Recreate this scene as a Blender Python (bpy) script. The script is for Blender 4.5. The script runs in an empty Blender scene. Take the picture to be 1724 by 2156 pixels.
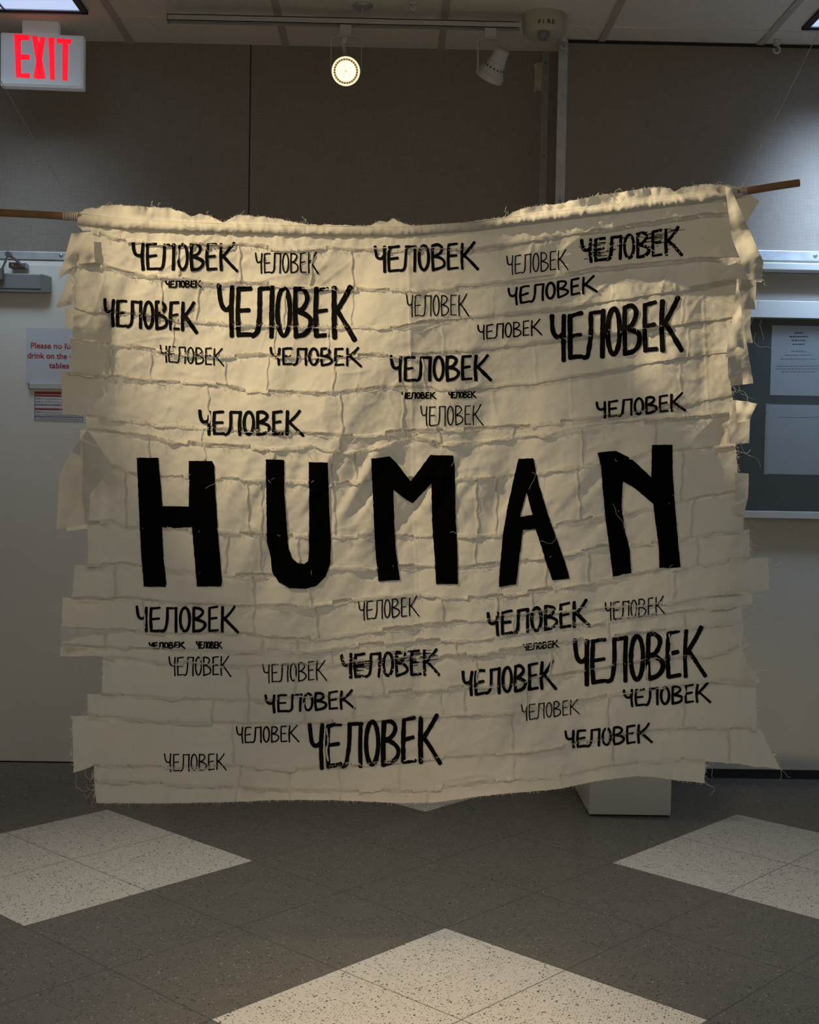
import bpy, bmesh, math, random
import numpy as np
from mathutils import Vector, Matrix
from mathutils.geometry import delaunay_2d_cdt

random.seed(7)
rng = np.random.default_rng(11)
scene = bpy.context.scene
COL = scene.collection

# ------------------------------------------------------------------ camera
W, HH, F = 1724.0, 2156.0, 2700.0
CX, CY = 862.0, 1078.0
TILE = 0.39
CAM_H = 3.198 * TILE
YAW, PITCH, ROLL = 0.015, 0.0442465, 0.01774
fw = Vector((math.sin(YAW) * math.cos(PITCH), math.cos(YAW) * math.cos(PITCH), -math.sin(PITCH)))
r0 = Vector((math.cos(YAW), -math.sin(YAW), 0))
u0 = r0.cross(fw)
rt = r0 * math.cos(ROLL) + u0 * math.sin(ROLL)
up = u0 * math.cos(ROLL) - r0 * math.sin(ROLL)
cam_data = bpy.data.cameras.new('camera')
cam = bpy.data.objects.new('camera', cam_data)
COL.objects.link(cam)
cam_data.sensor_fit = 'HORIZONTAL'
cam_data.sensor_width = 36.0
cam_data.lens = F / W * 36.0
cam_data.clip_start = 0.05
cam.matrix_world = Matrix((
    (rt.x, up.x, -fw.x, 0), (rt.y, up.y, -fw.y, 0), (rt.z, up.z, -fw.z, CAM_H), (0, 0, 0, 1)))
scene.camera = cam

# ------------------------------------------------------------------ view + world
vs = scene.view_settings
scene.display_settings.display_device = 'sRGB'
vs.view_transform = 'Standard'
vs.look = 'None'
vs.gamma = 1.0
vs.use_curve_mapping = False
vs.exposure = 0.0
wd = bpy.data.worlds.new('world')
scene.world = wd
wd.use_nodes = True
wd.node_tree.nodes['Background'].inputs[0].default_value = (0.5, 0.55, 0.65, 1)
wd.node_tree.nodes['Background'].inputs[1].default_value = 0.02

# ------------------------------------------------------------------ geometry of the place
def ray(px, py):
    return fw + rt * ((px - CX) / F) + up * ((CY - py) / F)

def pt(px, py, Y):                       # point on the vertical plane at distance Y
    d = ray(px, py)
    return Vector((0, 0, CAM_H)) + d * (Y / d.y)

def ptz(px, py, Z):                      # point on a horizontal plane at height Z
    d = ray(px, py)
    return Vector((0, 0, CAM_H)) + d * ((Z - CAM_H) / d.z)

def pt_np(px, py, Y):
    a = (px - CX) / F
    b = (CY - py) / F
    dx = fw.x + rt.x * a + up.x * b
    dy = fw.y + rt.y * a + up.y * b
    dz = fw.z + rt.z * a + up.z * b
    k = Y / dy
    return np.stack([dx * k, dy * k, CAM_H + dz * k], -1)

YB = 5.13      # back wall
YR = 4.98      # right wall bay
YC = 2.90      # hanging cloth
ZC = pt(650, 97, YB).z

# ------------------------------------------------------------------ lights
def area_light(name, loc, sx, sy, power, color, spread=180.0, rot=(0, 0, 0)):
    l = bpy.data.lights.new(name, 'AREA')
    l.shape = 'RECTANGLE'
    l.size, l.size_y = sx, sy
    l.energy = power
    l.color = color
    l.spread = math.radians(spread)
    o = bpy.data.objects.new(name, l)
    COL.objects.link(o)
    o.location = loc
    o.rotation_euler = rot
    return o

def spot_light(name, loc, target, power, color, angle, blend, radius):
    l = bpy.data.lights.new(name, 'SPOT')
    l.energy = power
    l.color = color
    l.spot_size = math.radians(angle)
    l.spot_blend = blend
    l.shadow_soft_size = radius
    o = bpy.data.objects.new(name, l)
    COL.objects.link(o)
    o.location = loc
    o.rotation_euler = (Vector(target) - Vector(loc)).to_track_quat('-Z', 'Y').to_euler()
    return o

cl = ptz(207, 30, ZC)     # far right corner of the left ceiling light
cr = ptz(1665, 62, ZC)    # far left corner of the right ceiling light
LIGHT_L = (cl.x - 0.33, cl.y - 0.64)
LIGHT_R = (cr.x + 0.33, cr.y - 0.64)
TILT = math.radians(35)
area_light('ceiling_light_glow_left', (LIGHT_L[0], LIGHT_L[1] + 0.33, ZC - 0.14), 0.5, 0.3, 0.75, (0.60, 0.80, 1.0), 66, (TILT, 0, 0))
area_light('ceiling_light_glow_right', (LIGHT_R[0], LIGHT_R[1] + 0.33, ZC - 0.14), 0.5, 0.3, 5.4, (0.47, 0.68, 1.0), 66, (TILT, 0, 0))
area_light('room_light_left', (-0.9, -0.3, ZC - 0.03), 2.2, 1.8, 18, (1.0, 0.91, 0.83), 160)
area_light('room_light_right', (1.6, -0.2, ZC - 0.03), 0.6, 1.2, 13, (0.45, 0.74, 1.0), 160)
spot_light('front_spot_left', (-1.25, 1.88, 2.60), pt(610, 730, YC), 122, (1.0, 0.79, 0.47), 32, 0.95, 0.010)
spot_light('front_spot_side', (-0.9, 2.40, 2.62), pt(1625, 720, YC), 165, (1.0, 0.80, 0.49), 17, 0.7, 0.012)
spot_light('floor_spot', (0.25, 1.1, 2.74), (0.06, 2.5, 0), 170, (1.0, 0.71, 0.38), 30, 1.0, 0.03)

# ------------------------------------------------------------------ noise helper
_tab = rng.random((256, 256))
def vnoise(x, y):                        # smooth value noise, -1..1
    x = np.asarray(x, float); y = np.asarray(y, float)
    xi = np.floor(x).astype(int); yi = np.floor(y).astype(int)
    fx = x - xi; fy = y - yi
    fx = fx * fx * fx * (fx * (fx * 6 - 15) + 10); fy = fy * fy * fy * (fy * (fy * 6 - 15) + 10)
    t = lambda a, b: _tab[a & 255, b & 255]
    v = (t(xi, yi) * (1 - fx) + t(xi + 1, yi) * fx) * (1 - fy) + (t(xi, yi + 1) * (1 - fx) + t(xi + 1, yi + 1) * fx) * fy
    return v * 2 - 1

# ------------------------------------------------------------------ material helpers
def new_mat(name):
    m = bpy.data.materials.new(name)
    m.use_nodes = True
    nt = m.node_tree
    b = nt.nodes['Principled BSDF']
    return m, nt, b

def simple(name, col, rough=0.5, metal=0.0, noise=0.0, nscale=30, emit=None, estr=0.0, bump=0.0):
    m, nt, b = new_mat(name)
    b.inputs['Base Color'].default_value = (*col, 1)
    b.inputs['Roughness'].default_value = rough
    b.inputs['Metallic'].default_value = metal
    if noise or bump:
        tc = nt.nodes.new('ShaderNodeTexCoord')
        nz = nt.nodes.new('ShaderNodeTexNoise')
        nz.inputs['Scale'].default_value = nscale
        nz.inputs['Detail'].default_value = 4
        nt.links.new(tc.outputs['Object'], nz.inputs['Vector'])
        if noise:
            cr_ = nt.nodes.new('ShaderNodeValToRGB')
            cr_.color_ramp.elements[0].position = 0.3
            cr_.color_ramp.elements[1].position = 0.7
            cr_.color_ramp.elements[0].color = (*[c * (1 - noise) for c in col], 1)
            cr_.color_ramp.elements[1].color = (*[min(1, c * (1 + noise)) for c in col], 1)
            nt.links.new(nz.outputs['Fac'], cr_.inputs['Fac'])
            nt.links.new(cr_.outputs['Color'], b.inputs['Base Color'])
        if bump:
            bp = nt.nodes.new('ShaderNodeBump')
            bp.inputs['Strength'].default_value = bump
            bp.inputs['Distance'].default_value = 0.002
            nt.links.new(nz.outputs['Fac'], bp.inputs['Height'])
            nt.links.new(bp.outputs['Normal'], b.inputs['Normal'])
    if emit:
        b.inputs['Emission Color'].default_value = (*emit, 1)
        b.inputs['Emission Strength'].default_value = estr
    return m

def fabric_wall_mat():
    m, nt, b = new_mat('woven_wall_fabric')
    tc = nt.nodes.new('ShaderNodeTexCoord')
    out = []
    for sc in ((260, 1, 14), (14, 1, 260)):
        mp = nt.nodes.new('ShaderNodeMapping')
        mp.inputs['Scale'].default_value = sc
        nz = nt.nodes.new('ShaderNodeTexNoise')
        nz.inputs['Scale'].default_value = 1.0
        nz.inputs['Detail'].default_value = 2
        nt.links.new(tc.outputs['Object'], mp.inputs['Vector'])
        nt.links.new(mp.outputs['Vector'], nz.inputs['Vector'])
        out.append(nz.outputs['Fac'])
    ad = nt.nodes.new('ShaderNodeMath'); ad.operation = 'ADD'
    nt.links.new(out[0], ad.inputs[0]); nt.links.new(out[1], ad.inputs[1])
    rp = nt.nodes.new('ShaderNodeValToRGB')
    rp.color_ramp.elements[0].position = 0.72; rp.color_ramp.elements[1].position = 1.28
    rp.color_ramp.elements[0].position = 0.36 * 2 / 2
    ms = nt.nodes.new('ShaderNodeMath'); ms.operation = 'MULTIPLY'; ms.inputs[1].default_value = 0.5
    nt.links.new(ad.outputs[0], ms.inputs[0])
    rp.color_ramp.elements[0].position = 0.35; rp.color_ramp.elements[1].position = 0.65
    rp.color_ramp.elements[0].color = (0.262, 0.222, 0.186, 1)
    rp.color_ramp.elements[1].color = (0.33, 0.283, 0.240, 1)
    nt.links.new(ms.outputs[0], rp.inputs['Fac'])
    nt.links.new(rp.outputs['Color'], b.inputs['Base Color'])
    b.inputs['Roughness'].default_value = 0.95
    b.inputs['Specular IOR Level'].default_value = 0.1
    bp = nt.nodes.new('ShaderNodeBump'); bp.inputs['Strength'].default_value = 0.25; bp.inputs['Distance'].default_value = 0.001
    nt.links.new(ms.outputs[0], bp.inputs['Height']); nt.links.new(bp.outputs['Normal'], b.inputs['Normal'])
    return m

def floor_mat():
    m, nt, b = new_mat('vinyl_floor_tiles')
    N = nt.nodes.new; L = nt.links.new
    tc = N('ShaderNodeTexCoord')
    s = math.sqrt(0.5); dl = 0.0374189 - YAW
    camx, camy = 3.63028, -9.96095
    # world -> tile frame: rotate by -dl, scale, shift
    c, sn = math.cos(dl), math.sin(dl)
    X = (c / TILE, sn / TILE); Yv = (-sn / TILE, c / TILE)
    uv = (((X[0] - Yv[0]) / (2 * s), (X[1] - Yv[1]) / (2 * s), (camx - camy) / (2 * s)),
          ((X[0] + Yv[0]) / (2 * s), (X[1] + Yv[1]) / (2 * s), (camx + camy) / (2 * s)))
    def math_(op, a, bb=None, cc=None):
        n = N('ShaderNodeMath'); n.operation = op
        for i, v in enumerate((a, bb, cc)):
            if v is None: continue
            if isinstance(v, (int, float)): n.inputs[i].default_value = v
            else: L(v, n.inputs[i])
        return n.outputs[0]
    coords = []
    for (ax, ay, k) in uv:
        d = N('ShaderNodeVectorMath'); d.operation = 'DOT_PRODUCT'
        L(tc.outputs['Object'], d.inputs[0]); d.inputs[1].default_value = (ax, ay, 0)
        coords.append(math_('ADD', d.outputs['Value'], k + 40.0))
    u, v = coords
    masks, grout = [], []
    for w in (u, v):
        q = math_('FRACT', math_('MULTIPLY', w, 0.25))
        masks.append(math_('LESS_THAN', q, 0.5))
        fr = math_('FRACT', w)
        e = math_('MINIMUM', fr, math_('SUBTRACT', 1.0, fr))
        grout.append(math_('LESS_THAN', e, 0.005))
    white = math_('MULTIPLY', masks[0], masks[1])
    gr = math_('MAXIMUM', grout[0], grout[1])
    # flecks
    def flecks(scale, lo, thr):
        mp = N('ShaderNodeMapping'); mp.inputs['Scale'].default_value = (scale, scale, 1)
        mp.inputs['Rotation'].default_value = (0, 0, lo)
        L(tc.outputs['Object'], mp.inputs['Vector'])
        nzd = N('ShaderNodeTexNoise'); nzd.inputs['Scale'].default_value = scale * 1.6
        L(tc.outputs['Object'], nzd.inputs['Vector'])
        mixv = N('ShaderNodeVectorMath'); mixv.operation = 'MULTIPLY_ADD'
        L(nzd.outputs['Color'], mixv.inputs[0]); mixv.inputs[1].default_value = (0.9, 0.9, 0); L(mp.outputs['Vector'], mixv.inputs[2])
        vo = N('ShaderNodeTexVoronoi'); vo.voronoi_dimensions = '2D'; vo.inputs['Scale'].default_value = 1.0
        L(mixv.outputs[0], vo.inputs['Vector'])
        near = math_('LESS_THAN', vo.outputs['Distance'], 0.21)
        sep = N('ShaderNodeSeparateColor'); L(vo.outputs['Color'], sep.inputs[0])
        return math_('MULTIPLY', near, math_('GREATER_THAN', sep.outputs[0], thr))
    dark = math_('MAXIMUM', flecks(140, 0.3, 0.58), flecks(80, 1.1, 0.84))
    lite = flecks(110, 0.8, 0.95)
    nz = N('ShaderNodeTexNoise'); nz.inputs['Scale'].default_value = 9; nz.inputs['Detail'].default_value = 6
    L(tc.outputs['Object'], nz.inputs['Vector'])
    def mix(f, a, bb):
        n = N('ShaderNodeMix'); n.data_type = 'RGBA'
        L(f, n.inputs['Factor'])
        for sock, val in ((n.inputs['A'], a), (n.inputs['B'], bb)):
            if isinstance(val, tuple): sock.default_value = (*val, 1)
            else: L(val, sock)
        return n.outputs['Result']
    # the inputs named A/B of the RGBA mix
    def mixc(f, a, bb):
        n = N('ShaderNodeMix'); n.data_type = 'RGBA'
        if isinstance(f, float): n.inputs[0].default_value = f
        else: L(f, n.inputs[0])
        for sock, val in ((n.inputs[6], a), (n.inputs[7], bb)):
            if isinstance(val, tuple): sock.default_value = (*val, 1)
            else: L(val, sock)
        return n.outputs[2]
    greyc = mixc(nz.outputs['Fac'], (0.140, 0.130, 0.115), (0.168, 0.155, 0.137))
    whitec = mixc(nz.outputs['Fac'], (0.66, 0.625, 0.57), (0.74, 0.705, 0.65))
    darkw = mixc(dark, whitec, (0.10, 0.095, 0.09))
    dg = mixc(dark, greyc, (0.055, 0.05, 0.045))
    dg = mixc(lite, dg, (0.42, 0.40, 0.37))
    base = mixc(white, dg, darkw)
    base = mixc(math_('MULTIPLY', gr, 0.65), base, (0.05, 0.045, 0.04))
    L(base, b.inputs['Base Color'])
    rr = N('ShaderNodeMapRange'); L(nz.outputs['Fac'], rr.inputs[0])
    rr.inputs[3].default_value = 0.20; rr.inputs[4].default_value = 0.34
    L(rr.outputs[0], b.inputs['Roughness'])
    b.inputs['Specular IOR Level'].default_value = 0.45
    return m

def cloth_mat(name, col, trans):
    m = bpy.data.materials.new(name); m.use_nodes = True
    nt = m.node_tree; nt.nodes.clear()
    N = nt.nodes.new; L = nt.links.new
    o = N('ShaderNodeOutputMaterial'); mx = N('ShaderNodeMixShader')
    d = N('ShaderNodeBsdfDiffuse'); t = N('ShaderNodeBsdfTranslucent')
    tc = N('ShaderNodeTexCoord')
    nz = N('ShaderNodeTexNoise'); nz.inputs['Scale'].default_value = 7; nz.inputs['Detail'].default_value = 5
    L(tc.outputs['Object'], nz.inputs['Vector'])
    rp = N('ShaderNodeValToRGB')
    rp.color_ramp.elements[0].position = 0.3; rp.color_ramp.elements[1].position = 0.7
    rp.color_ramp.elements[0].color = (*[c * 0.93 for c in col], 1)
    rp.color_ramp.elements[1].color = (*col, 1)
    L(nz.outputs['Fac'], rp.inputs['Fac'])
    L(rp.outputs['Color'], d.inputs['Color'])
    t.inputs['Color'].default_value = (col[0] * 0.95, col[1] * 0.84, col[2] * 0.66, 1)
    w1 = N('ShaderNodeTexNoise'); w1.inputs['Scale'].default_value = 450; w1.inputs['Detail'].default_value = 2
    L(tc.outputs['Object'], w1.inputs['Vector'])
    bp = N('ShaderNodeBump'); bp.inputs['Strength'].default_value = 0.18; bp.inputs['Distance'].default_value = 0.001
    L(w1.outputs['Fac'], bp.inputs['Height']); L(bp.outputs['Normal'], d.inputs['Normal'])
    mx.inputs[0].default_value = trans
    L(d.outputs[0], mx.inputs[1]); L(t.outputs[0], mx.inputs[2]); L(mx.outputs[0], o.inputs[0])
    return m

M_FABRIC = fabric_wall_mat()
M_FLOOR = floor_mat()
M_CEIL = simple('ceiling_tile_board', (0.80, 0.71, 0.61), 0.9, noise=0.06, nscale=60, bump=0.2)
M_TBAR = simple('ceiling_grid_paint', (0.50, 0.43, 0.37), 0.6)
M_PAINT = simple('pale_wall_paint', (0.60, 0.57, 0.50), 0.6, noise=0.03, nscale=4)
M_DOOR = simple('cream_door_paint', (0.82, 0.78, 0.71), 0.45, noise=0.02, nscale=3)
M_ALU = simple('brushed_aluminium', (0.62, 0.63, 0.65), 0.42, 0.6, noise=0.12, nscale=25)
M_STEEL = simple('dark_steel', (0.30, 0.30, 0.31), 0.35, 0.8, noise=0.1, nscale=20)
M_GREYMET = simple('grey_closer_metal', (0.30, 0.305, 0.31), 0.45, 0.35, noise=0.05, nscale=20)
M_BLACK = simple('black_rubber', (0.012, 0.012, 0.012), 0.6, noise=0.1)
M_WHITEPL = simple('white_plastic', (0.62, 0.60, 0.56), 0.45, noise=0.03, nscale=12)
M_SIGNBODY = simple('sign_housing_plastic', (0.86, 0.86, 0.85), 0.45, emit=(0.9, 0.95, 1.0), estr=0.05)
M_IVORY = simple('ivory_plastic', (0.50, 0.46, 0.36), 0.5, noise=0.03, nscale=12)
M_RED = simple('lit_red_letters', (0.35, 0.004, 0.008), 0.5, emit=(1.0, 0.003, 0.022), estr=0.95)
M_PAPER = simple('white_paper', (0.66, 0.66, 0.70), 0.8, noise=0.02, nscale=10)
M_REDINK = simple('red_ink', (0.40, 0.045, 0.05), 0.7, noise=0.05)
M_INK = simple('black_ink', (0.03, 0.03, 0.035), 0.7, noise=0.05)
M_GREYINK = simple('grey_ink', (0.22, 0.22, 0.24), 0.7, noise=0.05)
M_BOARD = simple('grey_green_board', (0.115, 0.13, 0.128), 0.6, noise=0.05, nscale=8)
M_FRAME = simple('pale_case_frame', (0.60, 0.59, 0.55), 0.45, noise=0.02, nscale=8)
M_RECESS = simple('beige_panel_paint', (0.42, 0.385, 0.33), 0.6, noise=0.03, nscale=6)
M_PLINTH = simple('plinth_paint', (0.62, 0.60, 0.545), 0.6, noise=0.03, nscale=6)
M_WOOD = simple('wooden_dowel', (0.36, 0.19, 0.085), 0.55, noise=0.2, nscale=40)
M_TAPE = simple('masking_tape', (0.52, 0.45, 0.34), 0.7, noise=0.05)
M_CLEAR = simple('clear_tape', (0.55, 0.50, 0.44), 0.25, noise=0.1, nscale=80)
M_CLOTH = cloth_mat('cotton_muslin', (0.80, 0.765, 0.69), 0.11)
M_THREAD = simple('cotton_thread', (0.80, 0.75, 0.66), 0.8, noise=0.05)
M_STRING = simple('nylon_string', (0.45, 0.44, 0.42), 0.4, noise=0.05)
M_PRINT = simple('black_print_ink', (0.008, 0.0075, 0.0075), 0.9, noise=0.2, nscale=60)
M_FELT = simple('black_felt', (0.0022, 0.002, 0.002), 1.0, noise=0.2, nscale=200)
for _m in (M_PRINT, M_FELT):
    _m.node_tree.nodes['Principled BSDF'].inputs['Specular IOR Level'].default_value = 0.02
M_LENS = simple('lit_lamp_lens', (1, 0.9, 0.6), 0.3, emit=(1.0, 0.95, 0.74), estr=1.05)
M_LENSRIM = simple('lit_lamp_reflector', (0.9, 0.7, 0.4), 0.3, emit=(1.0, 0.88, 0.52), estr=1.3)
M_LENSHUB = simple('lit_lamp_hub', (0.5, 0.45, 0.3), 0.3, emit=(1.0, 0.90, 0.58), estr=0.75)
M_FINRING = simple('lit_lamp_fin_ring', (0.7, 0.5, 0.25), 0.3, emit=(1.0, 0.70, 0.36), estr=0.5)
M_LAMP = simple('lamp_enamel', (0.55, 0.53, 0.49), 0.4, noise=0.03, nscale=10)
M_DIFF = simple('lit_diffuser', (0.7, 0.8, 0.9), 0.4, emit=(0.50, 0.68, 1.0), estr=0.85)

def glass_mat():
    m, nt, b = new_mat('clear_glass')
    b.inputs['Base Color'].default_value = (0.92, 0.96, 0.96, 1)
    b.inputs['Transmission Weight'].default_value = 1.0
    b.inputs['Roughness'].default_value = 0.02
    b.inputs['IOR'].default_value = 1.45
    return m
M_GLASS = glass_mat()

# ------------------------------------------------------------------ mesh helpers
class MB:
    def __init__(s):
        s.v = []; s.f = []; s.mi = []
    def add(s, verts, faces, mi=0):
        o = len(s.v)
        s.v.extend([tuple(v) for v in verts])
        s.f.extend([tuple(i + o for i in f) for f in faces])
        s.mi.extend([mi] * len(faces))
    def box(s, a, b, mi=0, bevel=0.0):
        x0, y0, z0 = [min(a[i], b[i]) for i in range(3)]
        x1, y1, z1 = [max(a[i], b[i]) for i in range(3)]
        if bevel > 0:
            bm = bmesh.new()
            bmesh.ops.create_cube(bm, size=1)
            for v in bm.verts:
                v.co = Vector(((x0 + x1) / 2 + v.co.x * (x1 - x0), (y0 + y1) / 2 + v.co.y * (y1 - y0), (z0 + z1) / 2 + v.co.z * (z1 - z0)))
            bmesh.ops.bevel(bm, geom=bm.edges[:], offset=bevel, segments=2, affect='EDGES', profile=0.5)
            bm.verts.ensure_lookup_table()
            s.add([v.co[:] for v in bm.verts], [[v.index for v in f.verts] for f in bm.faces], mi)
            bm.free(); return
        s.add([(x0, y0, z0), (x1, y0, z0), (x1, y1, z0), (x0, y1, z0), (x0, y0, z1), (x1, y0, z1), (x1, y1, z1), (x0, y1, z1)],
              [(0, 3, 2, 1), (4, 5, 6, 7), (0, 1, 5, 4), (1, 2, 6, 5), (2, 3, 7, 6), (3, 0, 4, 7)], mi)
    def tube(s, pts, rad, n=10, mi=0, cap=True):
        pts = [Vector(p) for p in pts]
        rads = rad if isinstance(rad, (list, tuple)) else [rad] * len(pts)
        vv = []; ff = []
        ref = None
        for i, p in enumerate(pts):
            t = (pts[min(i + 1, len(pts) - 1)] - pts[max(i - 1, 0)])
            t = t.normalized() if t.length > 1e-9 else Vector((0, 0, 1))
            if ref is None:
                ref = t.orthogonal().normalized()
            ref = (ref - t * ref.dot(t))
            ref = ref.normalized() if ref.length > 1e-6 else t.orthogonal().normalized()
            bi = t.cross(ref)
            for k in range(n):
                a = 2 * math.pi * k / n
                vv.append(p + (ref * math.cos(a) + bi * math.sin(a)) * rads[i])
        for i in range(len(pts) - 1):
            for k in range(n):
                k2 = (k + 1) % n
                ff.append((i * n + k, i * n + k2, (i + 1) * n + k2, (i + 1) * n + k))
        if cap:
            ff.append(tuple(range(n - 1, -1, -1)))
            ff.append(tuple(range((len(pts) - 1) * n, len(pts) * n)))
        s.add(vv, ff, mi)
    def lathe(s, prof, origin, axis, n=32, mi=0):          # prof: list of (dist along axis, radius)
        ax = Vector(axis).normalized(); o = Vector(origin)
        s.tube([o + ax * d for d, r in prof], [max(r, 1e-4) for d, r in prof], n, mi, True) if False else None
        e1 = ax.orthogonal().normalized(); e2 = ax.cross(e1)
        vv = []; ff = []
        for d, r in prof:
            for k in range(n):
                a = 2 * math.pi * k / n
                vv.append(o + ax * d + (e1 * math.cos(a) + e2 * math.sin(a)) * max(r, 1e-4))
        for i in range(len(prof) - 1):
            for k in range(n):
                k2 = (k + 1) % n
                ff.append((i * n + k, i * n + k2, (i + 1) * n + k2, (i + 1) * n + k))
        s.add(vv, ff, mi)
    def strip(s, pts, width, thick, wdir, mi=0):           # flat bar following pts
        wv = Vector(wdir).normalized() * width / 2
        pts = [Vector(p) for p in pts]
        vv = []; ff = []
        for i, p in enumerate(pts):
            t = (pts[min(i + 1, len(pts) - 1)] - pts[max(i - 1, 0)]).normalized()
            nn = t.cross(wv).normalized() * thick / 2
            vv += [p - wv - nn, p + wv - nn, p + wv + nn, p - wv + nn]
        for i in range(len(pts) - 1):
            for k in range(4):
                k2 = (k + 1) % 4
                ff.append((i * 4 + k, i * 4 + k2, i * 4 + 4 + k2, i * 4 + 4 + k))
        ff.append((3, 2, 1, 0)); e = (len(pts) - 1) * 4; ff.append((e, e + 1, e + 2, e + 3))
        s.add(vv, ff, mi)
    def build(s, name, mats, parent=None, smooth=False, loc=None):
        me = bpy.data.meshes.new(name)
        off = Vector((0, 0, 0))
        if parent is not None:
            off = Vector(parent['_org']) if '_org' in parent else off
        elif loc is not None:
            off = Vector(loc)
        me.from_pydata([(v[0] - off.x, v[1] - off.y, v[2] - off.z) for v in s.v], [], s.f)
        if not isinstance(mats, (list, tuple)): mats = [mats]
        for m in mats: me.materials.append(m)
        if len(mats) > 1:
            me.polygons.foreach_set('material_index', s.mi)
        if smooth:
            me.polygons.foreach_set('use_smooth', [True] * len(me.polygons))
        me.update()
        o = bpy.data.objects.new(name, me)
        COL.objects.link(o)
        if parent is not None:
            o.parent = parent
            o['_org'] = tuple(off)
        else:
            o.location = off
        return o

def tag(o, label=None, cat=None, group=None, kind=None):
    if label: o['label'] = label
    if cat: o['category'] = cat
    if group: o['group'] = group
    if kind: o['kind'] = kind
    return o

def thing(name, loc, label, cat, group=None):
    o = bpy.data.objects.new(name, None)
    COL.objects.link(o)
    o.empty_display_size = 0.1
    o.location = loc
    o['_org'] = tuple(loc)
    return tag(o, label, cat, group)

def smooth_by_angle(o, deg=35):
    me = o.data
    me.polygons.foreach_set('use_smooth', [True] * len(me.polygons))
    me.set_sharp_from_angle(angle=math.radians(deg))
    return o

def text_mesh(mb, body, origin, size, xdir=(1, 0, 0), zdir=(0, 0, 1), depth=0.0008, mi=0, width=None, spacing=1.0, bold=0.0, align='LEFT'):
    cu = bpy.data.curves.new('text_curve', 'FONT')
    cu.body = body; cu.size = 1.0; cu.extrude = 0.0; cu.space_character = spacing
    cu.offset = bold; cu.align_x = align; cu.resolution_u = 4
    ob = bpy.data.objects.new('text_tmp', cu); COL.objects.link(ob)
    bpy.context.view_layer.update()
    me = bpy.data.meshes.new_from_object(ob.evaluated_get(bpy.context.evaluated_depsgraph_get()))
    xs = [v.co.x for v in me.vertices]
    sx = size
    if width and xs: sx = width / (max(xs) - min(xs))
    X = Vector(xdir).normalized(); Z = Vector(zdir).normalized(); Nn = X.cross(Z)   # towards -y for x right, z up
    O = Vector(origin)
    mn = min(xs) if align == 'LEFT' and xs else 0
    vv = [O + X * ((v.co.x - mn) * sx) + Z * (v.co.y * size) + Nn * depth for v in me.vertices]
    mb.add(vv, [tuple(p.vertices) for p in me.polygons], mi)
    bpy.data.objects.remove(ob); bpy.data.curves.remove(cu); bpy.data.meshes.remove(me)

def fill_poly(poly, step, holes=(), extra=None):
    """triangulate a 2-D outline with inner grid points -> (points Nx2, faces)"""
    pts = []; edges = []
    def ring(p):
        s0 = len(pts)
        dense = []
        for i in range(len(p)):
            a = np.array(p[i][:2], float); b = np.array(p[(i + 1) % len(p)][:2], float)
            n = max(1, int(np.linalg.norm(b - a) / step))
            for k in range(n): dense.append(a + (b - a) * k / n)
        pts.extend(dense)
        m = len(dense)
        edges.extend([(s0 + i, s0 + (i + 1) % m) for i in range(m)])
        return dense
    outer = ring(poly)
    for h in holes: ring(h)
    P = np.array(poly)[:, :2]
    x0, y0 = P.min(0); x1, y1 = P.max(0)
    def inside(q, poly2):
        r = np.zeros(len(q), bool)
        n = len(poly2)
        for i in range(n):
            a = poly2[i]; b = poly2[(i + 1) % n]
            cond = ((a[1] > q[:, 1]) != (b[1] > q[:, 1]))
            xx = (b[0] - a[0]) * (q[:, 1] - a[1]) / (b[1] - a[1] + 1e-12) + a[0]
            r ^= cond & (q[:, 0] < xx)
        return r
    gx, gy = np.meshgrid(np.arange(x0 + step / 2, x1, step), np.arange(y0 + step / 2, y1, step))
    q = np.stack([gx.ravel(), gy.ravel()], 1)
    q = q[inside(q, [p[:2] for p in poly])]
    for h in holes: q = q[~inside(q, [p[:2] for p in h])]
    ring_pts = np.array(pts)
    if len(q):
        dmin = np.min(np.hypot(q[:, None, 0] - ring_pts[None, :, 0], q[:, None, 1] - ring_pts[None, :, 1]), axis=1)
        q = q[dmin > step * 0.45]
    allp = [Vector((p[0], p[1])) for p in pts] + [Vector((p[0], p[1])) for p in q]
    ov, oe, of, *_ = delaunay_2d_cdt(allp, edges, [], 1, 1e-4)
    ov = np.array([(v.x, v.y) for v in ov])
    faces = []
    cen = np.array([ov[list(f)].mean(0) for f in of])
    ok = inside(cen, [p[:2] for p in poly])
    for h in holes: ok &= ~inside(cen, [p[:2] for p in h])
    return ov, [tuple(f) for f, k in zip(of, ok) if k]

# ================================================================== THE ROOM
XL, XR, YF = -3.2, 3.2, -2.2
mb = MB(); mb.box((XL, YF, -0.1), (XR, YB + 0.1, 0.0))
fl = mb.build('floor', M_FLOOR); tag(fl, kind='structure')
mb = MB(); mb.box((XL, YF, ZC), (XR, YB + 0.1, ZC + 0.1))
tag(mb.build('ceiling', M_CEIL), kind='structure')

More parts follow.
